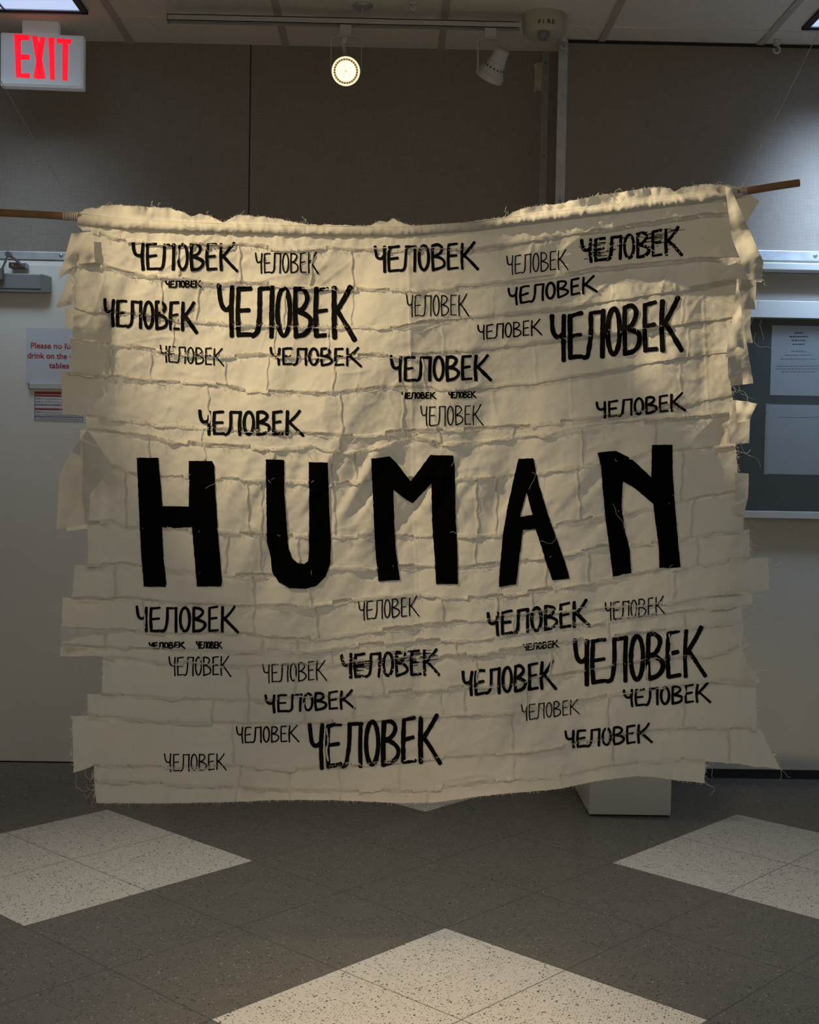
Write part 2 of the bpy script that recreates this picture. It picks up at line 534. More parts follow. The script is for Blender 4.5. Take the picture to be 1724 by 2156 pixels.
cx_post = pt(1148, 260, YB).x            # end of the back wall
x_bay = pt(1182, 260, YR).x              # corner of the right bay
z_rail_l = pt(90, 546, YB).z
z_rail_r = pt(1660, 548, YR).z
mb = MB(); mb.box((XL, YB, z_rail_l), (x_bay + 0.05, YB + 0.1, ZC), 0); mb.box((XL, YB, 0), (x_bay + 0.05, YB + 0.1, z_rail_l), 1)
tag(mb.build('wall_back', [M_FABRIC, M_PAINT]), kind='structure')
mb = MB()
mb.box((x_bay, YR, z_rail_r), (XR, YB + 0.1, ZC - 0.006), 0)
mb.box((x_bay, YR, 0.035), (XR, YB + 0.1, z_rail_r), 1)
tag(mb.build('wall_right', [M_FABRIC, M_PAINT]), kind='structure')
for nm, a, b in (('wall_west', (XL - 0.1, YF, 0), (XL, YB + 0.1, ZC)), ('wall_east', (XR, YF, 0), (XR + 0.1, YB + 0.1, ZC)),
                 ('wall_front', (XL, YF - 0.1, 0), (XR, YF, ZC))):
    mb = MB(); mb.box(a, b); tag(mb.build(nm, M_PAINT), kind='structure')

# seam between the fabric panels
xs_ = pt(526, 270, YB).x
mb = MB(); mb.box((xs_ - 0.0025, YB - 0.0012, z_rail_l), (xs_ + 0.0025, YB, ZC)); tag(mb.build('trim_1', M_BLACK), kind='structure')
# metal angle at the end of the back wall, metal angle on the bay corner
def angle_trim(name, x0, x1, Y, z0, z1, mat, screws):
    m_ = MB()
    m_.box((x0, Y - 0.004, z0), (x1, Y, z1), 0, 0.001)
    m_.box((x1 - 0.003, Y - 0.004, z0), (x1, Y + 0.03, z1), 0) if name == 'x' else None
    for z in screws:
        m_.lathe([(0, 0.007), (0.002, 0.0065), (0.003, 0.003), (0.003, 0.0)], ((x0 + x1) / 2, Y - 0.004, z), (0, -1, 0), 12, 1)
    o = m_.build(name, [mat, M_STEEL]); tag(o, kind='structure'); return o
a0 = pt(1138, 260, YB).x; a1 = pt(1154, 260, YB).x
angle_trim('trim_2', a0, a1, YB, z_rail_l, ZC, simple('dull_metal_trim', (0.36, 0.345, 0.325), 0.5, 0.2, noise=0.08), [pt(1143, 330, YB).z, pt(1147, 134, YB).z])
b0 = pt(1172, 260, YR).x; b1 = pt(1192, 260, YR).x
angle_trim('trim_3', b0, b1, YR, z_rail_r, ZC - 0.004, M_ALU, [pt(1176, 424, YR).z, pt(1186, 104, YR).z])
# black strip in place of the gap's shade along the ceiling of the bay
mb = MB(); mb.box((b1, YR - 0.003, ZC - 0.013), (XR, YR, ZC - 0.002)); tag(mb.build('trim_4', M_BLACK), kind='structure')
# picture rails
for nm, Y, xa, xb, z1, scr in (('trim_5', YB, XL, a0, pt(90, 531, YB).z, [pt(130, 536, YB).x]), ('trim_6', YR, b1, XR, pt(1660, 529, YR).z, [pt(1714, 538, YR).x, pt(1500, 538, YR).x])):
    zr = z_rail_l if Y == YB else z_rail_r
    mb = MB()
    mb.box((xa, Y - 0.012, zr), (xb, Y, z1), 0, 0.0015)
    mb.box((xa, Y - 0.024, zr - 0.004), (xb, Y, zr + 0.003), 0)
    for sx in scr:
        mb.lathe([(0, 0.008), (0.002, 0.0075), (0.0035, 0.003), (0.0035, 0)], (sx, Y - 0.012, (zr + z1) / 2), (0, -1, 0), 12, 1)
    tag(mb.build(nm, [M_ALU, M_STEEL]), kind='structure')
# dark recess at the foot of the walls
mb = MB(); mb.box((XL, YB - 0.055, 0.0), (a0, YB, pt(60, 1600, YB).z)); tag(mb.build('baseboard_left', M_BLACK), kind='structure')
mb = MB(); mb.box((x_bay + 0.01, YR - 0.004, 0.0), (XR, YR + 0.02, 0.036)); tag(mb.build('baseboard_right', M_BLACK), kind='structure')

# ceiling grid
xb0 = ptz(602, 95, ZC).x
for i, k in enumerate(range(-4, 5)):
    x = xb0 + 0.61 * k
    mb = MB(); mb.box((x - 0.013, YF, ZC - 0.006), (x + 0.013, YB if x < x_bay else YR, ZC)); tag(mb.build('trim_%d' % (7 + i), M_TBAR), kind='structure')
for i, Y in enumerate((4.83, 3.61, 2.39)):
    mb = MB(); mb.box((XL, Y - 0.008, ZC - 0.004), (XR, Y + 0.008, ZC)); tag(mb.build('trim_%d' % (20 + i), M_CEIL), kind='structure')

# door on the left
YD = YB - 0.05
mb = MB()
xdl = pt(-420, 900, YD).x; xdr = pt(330, 900, YD).x
mb.box((xdl, YD, pt(60, 1603, YD).z), (xdr, YB - 0.002, pt(60, 557, YD).z), 0, 0.002)
d1 = mb.build('door_1', M_DOOR); tag(d1, kind='structure')
mb = MB()
mb.box((xdl - 0.05, YB - 0.035, pt(60, 557, YD).z + 0.002), (xdr + 0.05, YB - 0.001, z_rail_l - 0.012), 0, 0.001)
mb.box((xdl - 0.05, YB - 0.035, 0.0), (xdl - 0.003, YB - 0.001, z_rail_l - 0.012), 0, 0.001)
mb.box((xdr + 0.003, YB - 0.035, 0.0), (xdr + 0.05, YB - 0.001, z_rail_l - 0.012), 0, 0.001)
tag(mb.build('trim_30', M_DOOR), kind='structure')

# door closer
p0 = pt(-120, 573, YD - 0.045); p1 = pt(102, 616, YD - 0.045)
t = thing('door_closer', (p1.x - 0.15, YD, p1.z), 'grey metal door closer with folding arm at the top of the cream door', 'door closer')
mb = MB(); mb.box((p0.x, YD - 0.05, p1.z + 0.012), (p1.x - 0.028, YD, p0.z), 0, 0.003); mb.box((p0.x, YD - 0.046, p1.z), (p1.x - 0.024, YD, p1.z + 0.013), 0, 0.002)
mb.build('body', M_GREYMET, t)
mb = MB()
xa, xb_ = p1.x - 0.028, p1.x
mb.add([(xa, YD - 0.05, p0.z), (xa, YD - 0.05, p1.z), (xb_, YD - 0.032, p1.z + 0.004), (xb_, YD - 0.032, p0.z - 0.006), (xb_, YD, p1.z + 0.004), (xb_, YD, p0.z - 0.006), (xa, YD, p0.z), (xa, YD, p1.z)],
       [(0, 1, 2, 3), (3, 2, 4, 5), (0, 3, 5, 6), (1, 7, 4, 2), (0, 6, 7, 1)])
mb.build('end_cap', M_GREYMET, t)
e0 = pt(2, 572, YD - 0.06); e1 = pt(18, 536, YD - 0.07); e2 = pt(52, 562, YD - 0.045)
mb = MB(); mb.strip([e0, e1], 0.018, 0.006, (0, 1, 0.3)); mb.tube([e0 - Vector((0, 0, .03)), e0 + Vector((0, 0, .012))], 0.012, 14); mb.build('arm', M_STEEL, t)
mb = MB(); mb.strip([e1, e2], 0.015, 0.006, (0, 1, 0.3)); mb.tube([e1 - Vector((0, .012, 0)), e1 + Vector((0, .014, 0))], 0.011, 14); mb.build('forearm', M_STEEL, t)
q0 = pt(26, 556, YD); q1 = pt(61, 568, YD)
mb = MB(); mb.box((q0.x, YD - 0.05, q1.z), (q1.x, YD - 0.001, q0.z), 0, 0.002)
for fx in (0.25, 0.75): mb.lathe([(0, 0.006), (0.003, 0.005), (0.003, 0)], (q0.x + (q1.x - q0.x) * fx, YD - 0.05, (q0.z + q1.z) / 2), (0, -1, 0), 10, 1)
mb.build('bracket', [M_STEEL, M_ALU], t)

# paper sign on the door
def paper(name, x0, y0, x1, y1, Y, label, cat, group=None):
    a = pt(x0, y0, Y); b = pt(x1, y1, Y)
    tt = thing(name, ((a.x + b.x) / 2, Y, b.z), label, cat, group)
    return tt, a, b
YP = YD - 0.0015
t, a, b = paper('paper_sign', 55, 690, 232, 811, YP, 'white paper sign with red words about food and drink on the cream door', 'sign')
mb = MB(); mb.box((a.x, YP, b.z), (b.x, YP + 0.001, a.z)); mb.build('sheet', M_PAPER, t)
mb = MB()
for body, x, yb, w in (('Please no food', 65, 733, 101), ('drink on the c', 58, 754, 94), ('tables', 103, 775, 42)):
    o = pt(x, yb, YP)
    text_mesh(mb, body, o, 0.0315, width=w * YP / F, bold=0.02)
tag(mb.build('lettering', M_REDINK, t), 'red lettering')
# clip rail and the printed form hanging from it
a = pt(60, 806, YD - 0.012); b = pt(190, 821, YD - 0.012)
t = thing('clip_rail', ((a.x + b.x) / 2, YD, b.z), 'short pale metal clip rail on the cream door below the paper sign', 'clip rail')
mb = MB(); mb.box((a.x + 0.003, YD - 0.016, b.z), (b.x - 0.003, YD - 0.0005, a.z), 0, 0.003); mb.build('rail', M_FRAME, t)
mb = MB(); mb.box((a.x, YD - 0.018, b.z - 0.001), (a.x + 0.003, YD - 0.0005, a.z + 0.001), 0, 0.001)
mb.build('end_cap', M_STEEL, t)
mb = MB(); mb.box((b.x - 0.003, YD - 0.018, b.z - 0.001), (b.x, YD - 0.0005, a.z + 0.001), 0, 0.001)
mb.build('end_cap', M_STEEL, t)
t, a, b = paper('printed_form', 71, 823, 179, 889, YP, 'printed form with red header bars hanging below the clip rail', 'notice')
mb = MB(); mb.box((a.x, YP, b.z), (b.x, YP + 0.001, a.z)); mb.build('sheet', M_PAPER, t)
mb = MB()
wx = b.x - a.x; hz = a.z - b.z
for (fx0, fx1, fy0, fy1, mi) in ((.02, .96, .02, .10, 0), (.02, .96, .13, .18, 0), (.02, .96, .56, .62, 0), (.02, .96, .82, .86, 1), (.02, .96, .43, .47, 1), (.02, .96, .96, .97, 2),
                                 (.02, .03, .02, .97, 2), (.95, .96, .02, .97, 2), (.16, .165, .2, .5, 1), (.16, .165, .64, .95, 1),
                                 (.05, .14, .24, .27, 1), (.05, .14, .34, .37, 1), (.2, .9, .26, .27, 1), (.2, .9, .35, .36, 1), (.05, .14, .68, .71, 1), (.2, .9, .70, .71, 1), (.05, .14, .77, .79, 1), (.2, .9, .77, .785, 1), (.05, .9, .90, .92, 1)):
    mb.box((a.x + wx * fx0, YP - 0.0006, a.z - hz * fy0), (a.x + wx * fx1, YP - 0.0001, a.z - hz * fy1), mi)
mb.build('printing', [M_REDINK, M_GREYINK, M_INK], t)

# notice case on the right bay
zz = lambda y: pt(1660, y, YR).z
xcl = pt(1330, 800, YR).x; xcr = XR - 0.9
t = thing('notice_case', ((xcl + xcr) / 2, YR, zz(1090)), 'wide pale framed glass notice case on the right wall', 'notice board')
mb = MB(); mb.box((xcl, YR - 0.010, zz(1078)), (xcr, YR - 0.001, zz(668))); mb.build('back_panel', M_BOARD, t)
mb = MB()
mb.box((xcl - .02, YR - 0.055, zz(673)), (xcr + .02, YR - 0.001, zz(637)), 0, 0.002)
mb.box((xcl - .02, YR - 0.045, zz(1091)), (xcr + .02, YR - 0.001, zz(1076)), 0, 0.002)
mb.box((xcl - .02, YR - 0.045, zz(1091)), (xcl + .01, YR - 0.001, zz(637)), 0, 0.002)
mb.box((xcr - .01, YR - 0.045, zz(1091)), (xcr + .02, YR - 0.001, zz(637)), 0, 0.002)
mb.build('frame', M_FRAME, t)
mb = MB(); mb.box((xcl - .02, YR - 0.02, zz(637)), (xcr + .02, YR - 0.001, zz(577)), 0, 0.001); mb.build('header_panel', M_RECESS, t)
mb = MB(); mb.box((xcl - .02, YR - 0.085, zz(576)), (xcr + .02, YR - 0.001, zz(560)), 0, 0.004); mb.build('top_moulding', M_FRAME, t)
mb = MB(); mb.box((xcl + .01, YR - 0.034, zz(1078)), (xcr - .01, YR - 0.030, zz(671))); mb.build('glass_pane', M_GLASS, t)
YN = YR - 0.012
t, a, b = paper('notice_sheet', 1625, 685, 1738, 834, YN, 'white typed notice in the upper part of the glass notice case', 'notice')
mb = MB(); mb.box((a.x, YN, b.z), (b.x, YN + 0.0012, a.z)); mb.build('sheet', M_PAPER, t)
mb = MB()
def type_line(xc, w, y, th=2.0, mi=0):
    x = xc - w / 2
    while x < xc + w / 2:
        ww = random.uniform(2.5, 7)
        aa = pt(x, y - th / 2, YN); bb = pt(min(x + ww, xc + w / 2), y + th / 2, YN)
        mb.box((aa.x, YN - 0.0006, bb.z), (bb.x, YN - 0.0001, aa.z), mi)
        x += ww + 1.4
for block in (((18, 701, 2.6), (38, 709, 2.6), (30, 717, 2.2), (26, 725, 2.2)), ((30, 740, 1.8), (58, 748, 1.8), (76, 756, 1.6)), ((92, 771, 1.8), (96, 777, 1.8), (72, 783, 1.8))):
    mb = MB()
    for w, y, th in block:
        type_line(1681, w, y, th, 0 if th > 2 else 1)
    mb.build('text_block', [M_INK, M_GREYINK], t)
t, a, b = paper('plastic_sleeve_sheet', 1612, 851, 1735, 1000, YN, 'pale sheet in a punched plastic sleeve, below the typed notice', 'notice')
mb = MB(); mb.box((a.x + 0.011, YN, b.z), (b.x, YN + 0.0012, a.z)); mb.build('sheet', M_PAPER, t)
mb = MB(); mb.box((a.x, YN - 0.0016, b.z - 0.002), (a.x + 0.0105, YN + 0.001, a.z + 0.002), 0)
for fy in (0.12, 0.5, 0.88):
    mb.lathe([(0.0, 0.0025), (0.0004, 0.0022), (0.0004, 0)], (a.x + 0.005, YN - 0.0016, a.z + (b.z - a.z) * fy), (0, -1, 0), 10, 1)
mb.build('punched_strip', [M_WHITEPL, M_STEEL], t)
mb = MB(); type_line(1680, 86, 879, 1.6, 1)
mb.build('printing', [M_INK, M_GREYINK], t)

# plinth behind the cloth
z0 = 0.0
pA = ptz(1240, 1718, 0.0); pB = ptz(1412, 1721, 0.0); pC = ptz(1206, 1669, 0.0)
yf = (pA.y + pB.y) / 2
dpt = 0.36
t = thing('plinth', ((pA.x + pB.x) / 2, yf + dpt / 2, 0), 'white box plinth standing on the floor behind the hanging cloth', 'plinth')
mb = MB(); mb.box((pA.x, yf, 0.006), (pB.x, yf + dpt, 0.46), 0, 0.002); mb.build('box', M_PLINTH, t)
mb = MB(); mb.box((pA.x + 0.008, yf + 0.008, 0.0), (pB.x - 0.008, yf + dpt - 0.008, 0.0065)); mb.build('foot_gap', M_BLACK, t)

# ================================================================== CEILING THINGS
def troffer(loc, label, bars):
    tt = thing('ceiling_light', (loc[0], loc[1], ZC - 0.012), label, 'ceiling light', 'recessed ceiling lights')
    x, y = loc
    w, d = 0.30, 0.61
    m_ = MB()
    m_.box((x - w, y - d, ZC - 0.012), (x - w + .022, y + d, ZC - 0.0005)); m_.box((x + w - .022, y - d, ZC - 0.012), (x + w, y + d, ZC - 0.0005))
    m_.box((x - w, y - d, ZC - 0.012), (x + w, y - d + .022, ZC - 0.0005)); m_.box((x - w, y + d - .014, ZC - 0.012), (x + w, y + d, ZC - 0.0005))
    m_.build('frame', M_BLACK, tt)
    m_ = MB(); m_.box((x - w + .02, y - d + .02, ZC - 0.005), (x + w - .02, y + d - .012, ZC - 0.001)); m_.build('diffuser', M_DIFF, tt)
    for fx in (0.0,):
        m_ = MB(); m_.box((x + fx - 0.004, y - d + .02, ZC - 0.009), (x + fx + 0.004, y + d - .012, ZC - 0.005)); m_.build('louvre', M_STEEL, tt)
    for j in range(-3, 4):
        m_ = MB(); m_.box((x - w + .02, y + j * 0.16 - .004 + .11, ZC - 0.009), (x + w - .02, y + j * 0.16 + .004 + .11, ZC - 0.005)); m_.build('louvre', M_STEEL, tt)
    return tt
troffer(LIGHT_L, 'bluish lit ceiling light above the red exit sign', 1)
troffer(LIGHT_R, 'bluish lit ceiling light cut by the right edge, above the right wall', 1)

# exit sign
YE = 4.90
a = pt(2, 69, YE); b = pt(175, 186, YE)
ctr = Vector(((a.x + b.x) / 2, YE, (a.z + b.z) / 2))
ex = thing('exit_sign', (ctr.x, ctr.y, ctr.z), 'white illuminated exit sign with red letters hanging from the ceiling', 'exit sign')
hw = (b.x - a.x) / 2; hh = (a.z - b.z) / 2
ex['_org'] = (0, 0, 0)
mb = MB(); mb.box((-hw, 0, -hh), (hw, 0.045, hh), 0, 0.006); mb.build('housing', M_SIGNBODY, ex)
mb = MB(); mb.box((-hw + .008, -0.003, -hh + .008), (hw - .008, 0.004, hh - .008), 0, 0.002); mb.build('face_plate', M_SIGNBODY, ex)
kx = 2 * hw / 172.0; kz = 2 * hh / 116.0
def E2(x, y): return (-hw + (x - 2) * kx, hh - (y - 69 - (x - 2) * 0.0177 - 0) * kz)
def letter_poly(polys):
    m_ = MB()
    for poly in polys:
        pts = [E2(*p) for p in poly]
        n = len(pts)
        m_.add([(p[0], -0.0045, p[1]) for p in pts] + [(p[0], -0.0028, p[1]) for p in pts],
               [tuple(range(n))] + [(i, n + i, n + (i + 1) % n, (i + 1) % n) for i in range(n)])
    return m_
EXL = [
    [[(31, 73), (62, 75), (62, 86), (45, 86), (45, 116), (63, 117), (63, 128), (45, 128), (46, 158), (64, 157), (63, 168), (35, 166)]],
    [[(67, 76), (79, 77), (96, 167), (83, 169)], [(84, 78), (95, 79), (82, 169), (71, 167)]],
    [[(101, 79), (113, 79), (115, 170), (105, 170)]],
    [[(118, 80), (149, 82), (147, 92), (142, 92), (141, 172), (130, 170), (130, 91), (119, 91)]]]
for ls in EXL:
    tag(letter_poly(ls).build('letter', M_RED, ex), 'glowing red letter')
mb = MB()
c0 = pt(47, 52, YE); c1 = pt(122, 68, YE)
mb.box((c0.x - ctr.x, 0.0, hh - 0.001), (c1.x - ctr.x, 0.05, ZC - ctr.z), 0, 0.004); mb.build('ceiling_mount', M_SIGNBODY, ex)
ex.rotation_euler.z = 0.06

# track with its canopy
YT = 4.66
tA = pt(355, 38, YT); tB = pt(1092, 56, YT)
ztr = (pt(740, 47.5, YT).z)
tr = thing('lighting_track', ((tA.x + tB.x) / 2, YT, ztr), 'long white lighting track hung just below the ceiling', 'lighting track')
mb = MB()
hgt = 0.011
for (za, zb, y0, y1) in ((-hgt, hgt, YT - .018, YT - .014), (-hgt, hgt, YT + .014, YT + .018), (hgt - .003, hgt, YT - .018, YT + .018), (-hgt, -hgt + .002, YT - .018, YT - .007), (-hgt, -hgt + .002, YT + .007, YT + .018)):
    mb.box((tA.x, y0, ztr + za), (tB.x, y1, ztr + zb))
mb.build('channel', M_LAMP, tr)
mb = MB(); mb.box((tA.x - .004, YT - .019, ztr - hgt - .001), (tA.x, YT + .019, ztr + hgt + .001)); mb.build('end_cap', M_STEEL, tr)
mb = MB(); mb.box((tB.x, YT - .019, ztr - hgt - .001), (tB.x + .006, YT + .019, ztr + hgt + .001)); mb.build('end_cap', M_LAMP, tr)
kp = pt(763, 24, YT)
mb = MB(); mb.lathe([(0, 0.0), (0, 0.038), (0.004, 0.036), (0.008, 0.02), (0.009, 0.006), (0.012, 0.004)], (kp.x, YT, ZC - 0.0005), (0, 0, -1), 28)
mb.build('canopy', M_ALU, tr, True)
mb = MB(); mb.tube([(kp.x, YT, ZC - 0.005), (kp.x, YT, ztr + hgt)], 0.004, 10); mb.lathe([(0, 0.011), (0.006, 0.011), (0.008, 0.004)], (kp.x, YT, ztr + hgt - .001), (0, 0, 1), 16); mb.build('stem', M_ALU, tr)

def lamp_base(name, px_ad, label):
    ap = pt(px_ad, 62, YT)
    tt = thing(name, (ap.x, YT, ztr - hgt), label, 'spotlight', 'track spotlights')
    m_ = MB(); m_.box((ap.x - .021, YT - .016, ztr - hgt - .034), (ap.x + .021, YT + .016, ztr - hgt), 0, 0.002)
    m_.box((ap.x - .026, YT - .01, ztr - hgt - .038), (ap.x + .026, YT + .01, ztr - hgt - .033), 0, 0.001)
    m_.build('track_adapter', M_LAMP, tt)
    return tt, ap.x, ztr - hgt - .038
# lit lamp
tt, ax_, az_ = lamp_base('track_spotlight', 728, 'lit track spotlight glowing warm white under the ceiling')
lc = pt(728, 150, YT - 0.03)
aim = (Vector((0.02, 0, CAM_H - 0.35)) - lc).normalized()
yl = pt(697, 110, YT).x; yr = pt(761, 110, YT).x
zt = pt(728, 78, YT).z; zb_ = pt(728, 152, YT).z
mb = MB(); mb.strip([(yl, YT, zb_), (yl, YT, zt - .02), (yl + .004, YT, zt - .006), (yl + .02, YT, zt), (yr - .02, YT, zt), (yr - .005, YT, zt - .006), (yr, YT, zt - .02), (yr, YT, zb_)], 0.017, 0.0025, (0, 1, 0))
mb.build('yoke', M_LAMP, tt)
mb = MB(); mb.lathe([(0.0, 0.0505), (-0.002, 0.052), (-0.03, 0.052), (-0.06, 0.040), (-0.075, 0.028), (-0.12, 0.026), (-0.126, 0.0)], lc, aim, 36)
mb.lathe([(0, 0.0505), (0.0, 0.0475), (-0.006, 0.047)], lc, aim, 36)
mb.build('shade', M_LAMP, tt, True)
mb = MB(); mb.lathe([(0.0005, 0.0500), (0.0012, 0.0475), (-0.002, 0.0445)], lc, aim, 36); mb.build('reflector_rim', M_LENSRIM, tt, True)
mb = MB(); mb.lathe([(-0.002, 0.0445), (-0.0045, 0.041), (-0.0045, 0.034)], lc, aim, 36); mb.build('fin_ring', M_FINRING, tt, True)
mb = MB()
e1_ = aim.orthogonal().normalized(); e2_ = aim.cross(e1_)
for k in range(28):
    aa = 2 * math.pi * k / 28
    c_ = lc + aim * (-0.0045) + (e1_ * math.cos(aa) + e2_ * math.sin(aa)) * 0.0400
    tv = (-e1_ * math.sin(aa) + e2_ * math.cos(aa))
    rv = (e1_ * math.cos(aa) + e2_ * math.sin(aa))
    q = [c_ + tv * .0024 + rv * .003, c_ - tv * .0024 + rv * .003, c_ - tv * .0024 - rv * .003, c_ + tv * .0024 - rv * .003]
    mb.add([v + aim * 0.002 for v in q] + q, [(0, 1, 2, 3), (0, 4, 5, 1), (1, 5, 6, 2), (2, 6, 7, 3), (3, 7, 4, 0)])
mb.build('lens_fins', simple('warm_bronze', (0.45, 0.30, 0.14), 0.4, 0.5, noise=0.05), tt)
mb = MB(); mb.lathe([(-0.0045, 0.0365), (-0.003, 0.034), (-0.001, 0.02), (0.0, 0.0)], lc, aim, 32); mb.build('lens', M_LENS, tt, True)
mb = MB(); mb.lathe([(0.0, 0.0052), (0.0012, 0.0045), (0.0012, 0.0)], lc, aim, 16); mb.build('lens_hub', M_LENSHUB, tt, True)
mb = MB()
for k in range(5):
    aa = 2 * math.pi * (k + .3) / 5
    mb.lathe([(-0.0005, 0.0028), (0.0003, 0.0024), (0.0003, 0.0)], lc + (e1_ * math.cos(aa) + e2_ * math.sin(aa)) * 0.019 - aim * .0008, aim, 10)
mb.build('lens_dimples', M_LENSHUB, tt, True)
mb = MB(); q_ = lc + aim * -0.1
mb.strip([(ax_, YT, az_ + .004), (ax_ - .008, YT + .01, az_ - .02), q_ + Vector((0, 0, .02))], 0.014, 0.006, (1, 0, 0)); mb.build('cable_arm', M_LAMP, tt)
spot_light('track_spotlight_beam', lc + aim * 0.02, lc + aim * 1.0 - Vector((-.05, 0, 0.32)), 160, (1.0, 0.93, 0.80), 120, 1.0, 0.045)

# unlit lamp
tt, ax_, az_ = lamp_base('track_spotlight', 1032, 'unlit white track spotlight tilted down near the fire alarm')
xl_ = pt(1006, 110, YT).x
zt = pt(1020, 84, YT).z
mb = MB(); mb.strip([(xl_, YT - .03, pt(1006, 158, YT).z), (xl_, YT - .012, zt - .02), (xl_ + .004, YT - .01, zt - .006), (xl_ + .02, YT - .005, zt), (ax_ + .02, YT, zt + .004), (pt(1052, 92, YT).x, YT + .02, zt - .012), (pt(1052, 92, YT).x + .012, YT + .04, zt - .05)], 0.022, 0.0035, (0.25, 1, 0)); mb.build('yoke', M_LAMP, tt)
base = pt(1060, 103, YT - 0.02); face = pt(1028, 166, YT + 0.035)
dv = (face - base); Ln = dv.length; dv.normalize()
mb = MB(); mb.lathe([(0, 0.0), (0, 0.022), (0.004, 0.026), (Ln * .42, 0.031), (Ln * .44, 0.034), (Ln * .5, 0.033), (Ln * .58, 0.035), (Ln * .80, 0.049), (Ln * .82, 0.052), (Ln * .98, 0.052), (Ln, 0.049), (Ln * .96, 0.046), (Ln * .92, 0.0)], base, dv, 36)
o = mb.build('shade', M_LAMP, tt); smooth_by_angle(o, 30)
mb = MB()
e1_ = dv.orthogonal().normalized(); e2_ = dv.cross(e1_)
for k in range(16):
    aa = 2 * math.pi * k / 16
    rv = e1_ * math.cos(aa) + e2_ * math.sin(aa); tv = dv.cross(rv)
    c_ = base + dv * (Ln * .60) + rv * .0365
    q = [c_ + tv * .003 + dv * .003, c_ - tv * .003 + dv * .003, c_ - tv * .003 - dv * .003, c_ + tv * .003 - dv * .003]
    mb.add([v + rv * .001 for v in q], [(0, 1, 2, 3)])
mb.build('vent_slots', M_BLACK, tt)

# fire alarm on the ceiling
fp = ptz(1146, 33, ZC)
zb_ = pt(1146, 70, fp.y - 0.06).z
zb_ = max(zb_, ZC - 0.075)
fa = thing('fire_alarm', (fp.x, fp.y, zb_), 'round ivory ceiling fire alarm with a small clear strobe', 'fire alarm')
R_ = 46 * fp.y / F
mb = MB(); mb.lathe([(0, R_), (0.006, R_ * 1.0), (ZC - zb_ - 0.014, R_ * 0.96), (ZC - zb_ - 0.004, R_ * 0.90), (ZC - zb_, R_ * 0.6), (ZC - zb_, 0)], (fp.x, fp.y, ZC - 0.0005), (0, 0, -1), 44)
o = mb.build('body', M_IVORY, fa); smooth_by_angle(o, 40)
mb = MB()
for ch, fx in (('F', -0.245), ('I', -0.075), ('R', 0.075), ('E', 0.25)):
    an = fx * 1.25
    ox = Vector((fp.x + math.sin(an) * R_ * .985, fp.y - math.cos(an) * R_ * .985, zb_ + 0.024))
    xd = Vector((math.cos(an), math.sin(an), 0))
    text_mesh(mb, ch, ox - xd * 0.0055 - Vector((0, 0, 0.003)), 0.021, xdir=xd, depth=0.002, bold=0.02)
mb.build('lettering', M_INK, fa)
sp_ = Vector((pt(1144, 72, fp.y - R_ * .55).x, fp.y - R_ * .55, zb_))
mb = MB(); mb.lathe([(0.002, 0.021), (-0.004, 0.022), (-0.016, 0.021), (-0.025, 0.014), (-0.028, 0.0)], sp_, (0, 0, 1), 24)
mb.build('strobe', simple('smoky_clear_plastic', (0.20, 0.20, 0.19), 0.12, noise=0.1, nscale=60), fa, True)

# ceiling hooks
def ceiling_hook(px, py_top, Y, drop, label):
    c = pt(px, py_top, Y)
    tt = thing('ceiling_hook', (c.x, Y, ZC - drop), label, 'hook', 'white ceiling hooks')
    m_ = MB(); m_.box((c.x - .011, Y - .012, ZC - drop * .42), (c.x + .011, Y + .012, ZC - 0.0005), 0, 0.002); m_.build('base', M_WHITEPL, tt)
    m_ = MB(); r = drop * .25; zc = ZC - drop + r
    pts = [(c.x + .0, Y, ZC - drop * .4)]
    for k in range(0, 13):
        aa = math.radians(60 - k * 22)
        pts.append((c.x + r * math.cos(aa), Y, zc + r * math.sin(aa)))
    m_.tube(pts, 0.0042, 10); m_.build('hook', M_WHITEPL, tt, True)
ceiling_hook(1187, 80, YR - 0.025, 0.043, 'white ceiling hook at the wall corner beside the fire alarm')
ceiling_hook(1636, 80, YR - 0.05, 0.05, 'white ceiling hook above the right wall near the bluish light')
ceiling_hook(870, 4, ptz(870, 3, ZC).y, 0.03, 'white ceiling hook above the track in the middle of the ceiling')

# torn tape on the back wall
tp = [(1124, 134), (1142, 130), (1142, 150), (1139, 192), (1131, 190), (1122, 197), (1126, 165)]
P2, FC = fill_poly(tp, 4)
mb = MB()
pts = pt_np(P2[:, 0], P2[:, 1], YB - 0.006 - 0.004 * vnoise(P2[:, 0] / 12, P2[:, 1] / 9))
mb.add(pts.tolist(), FC)
o = mb.build('torn_tape', M_TAPE); tag(o, 'torn strip of beige tape hanging on the wall by the metal corner trim', 'tape')
sd = o.modifiers.new('thickness', 'SOLIDIFY'); sd.thickness = 0.001

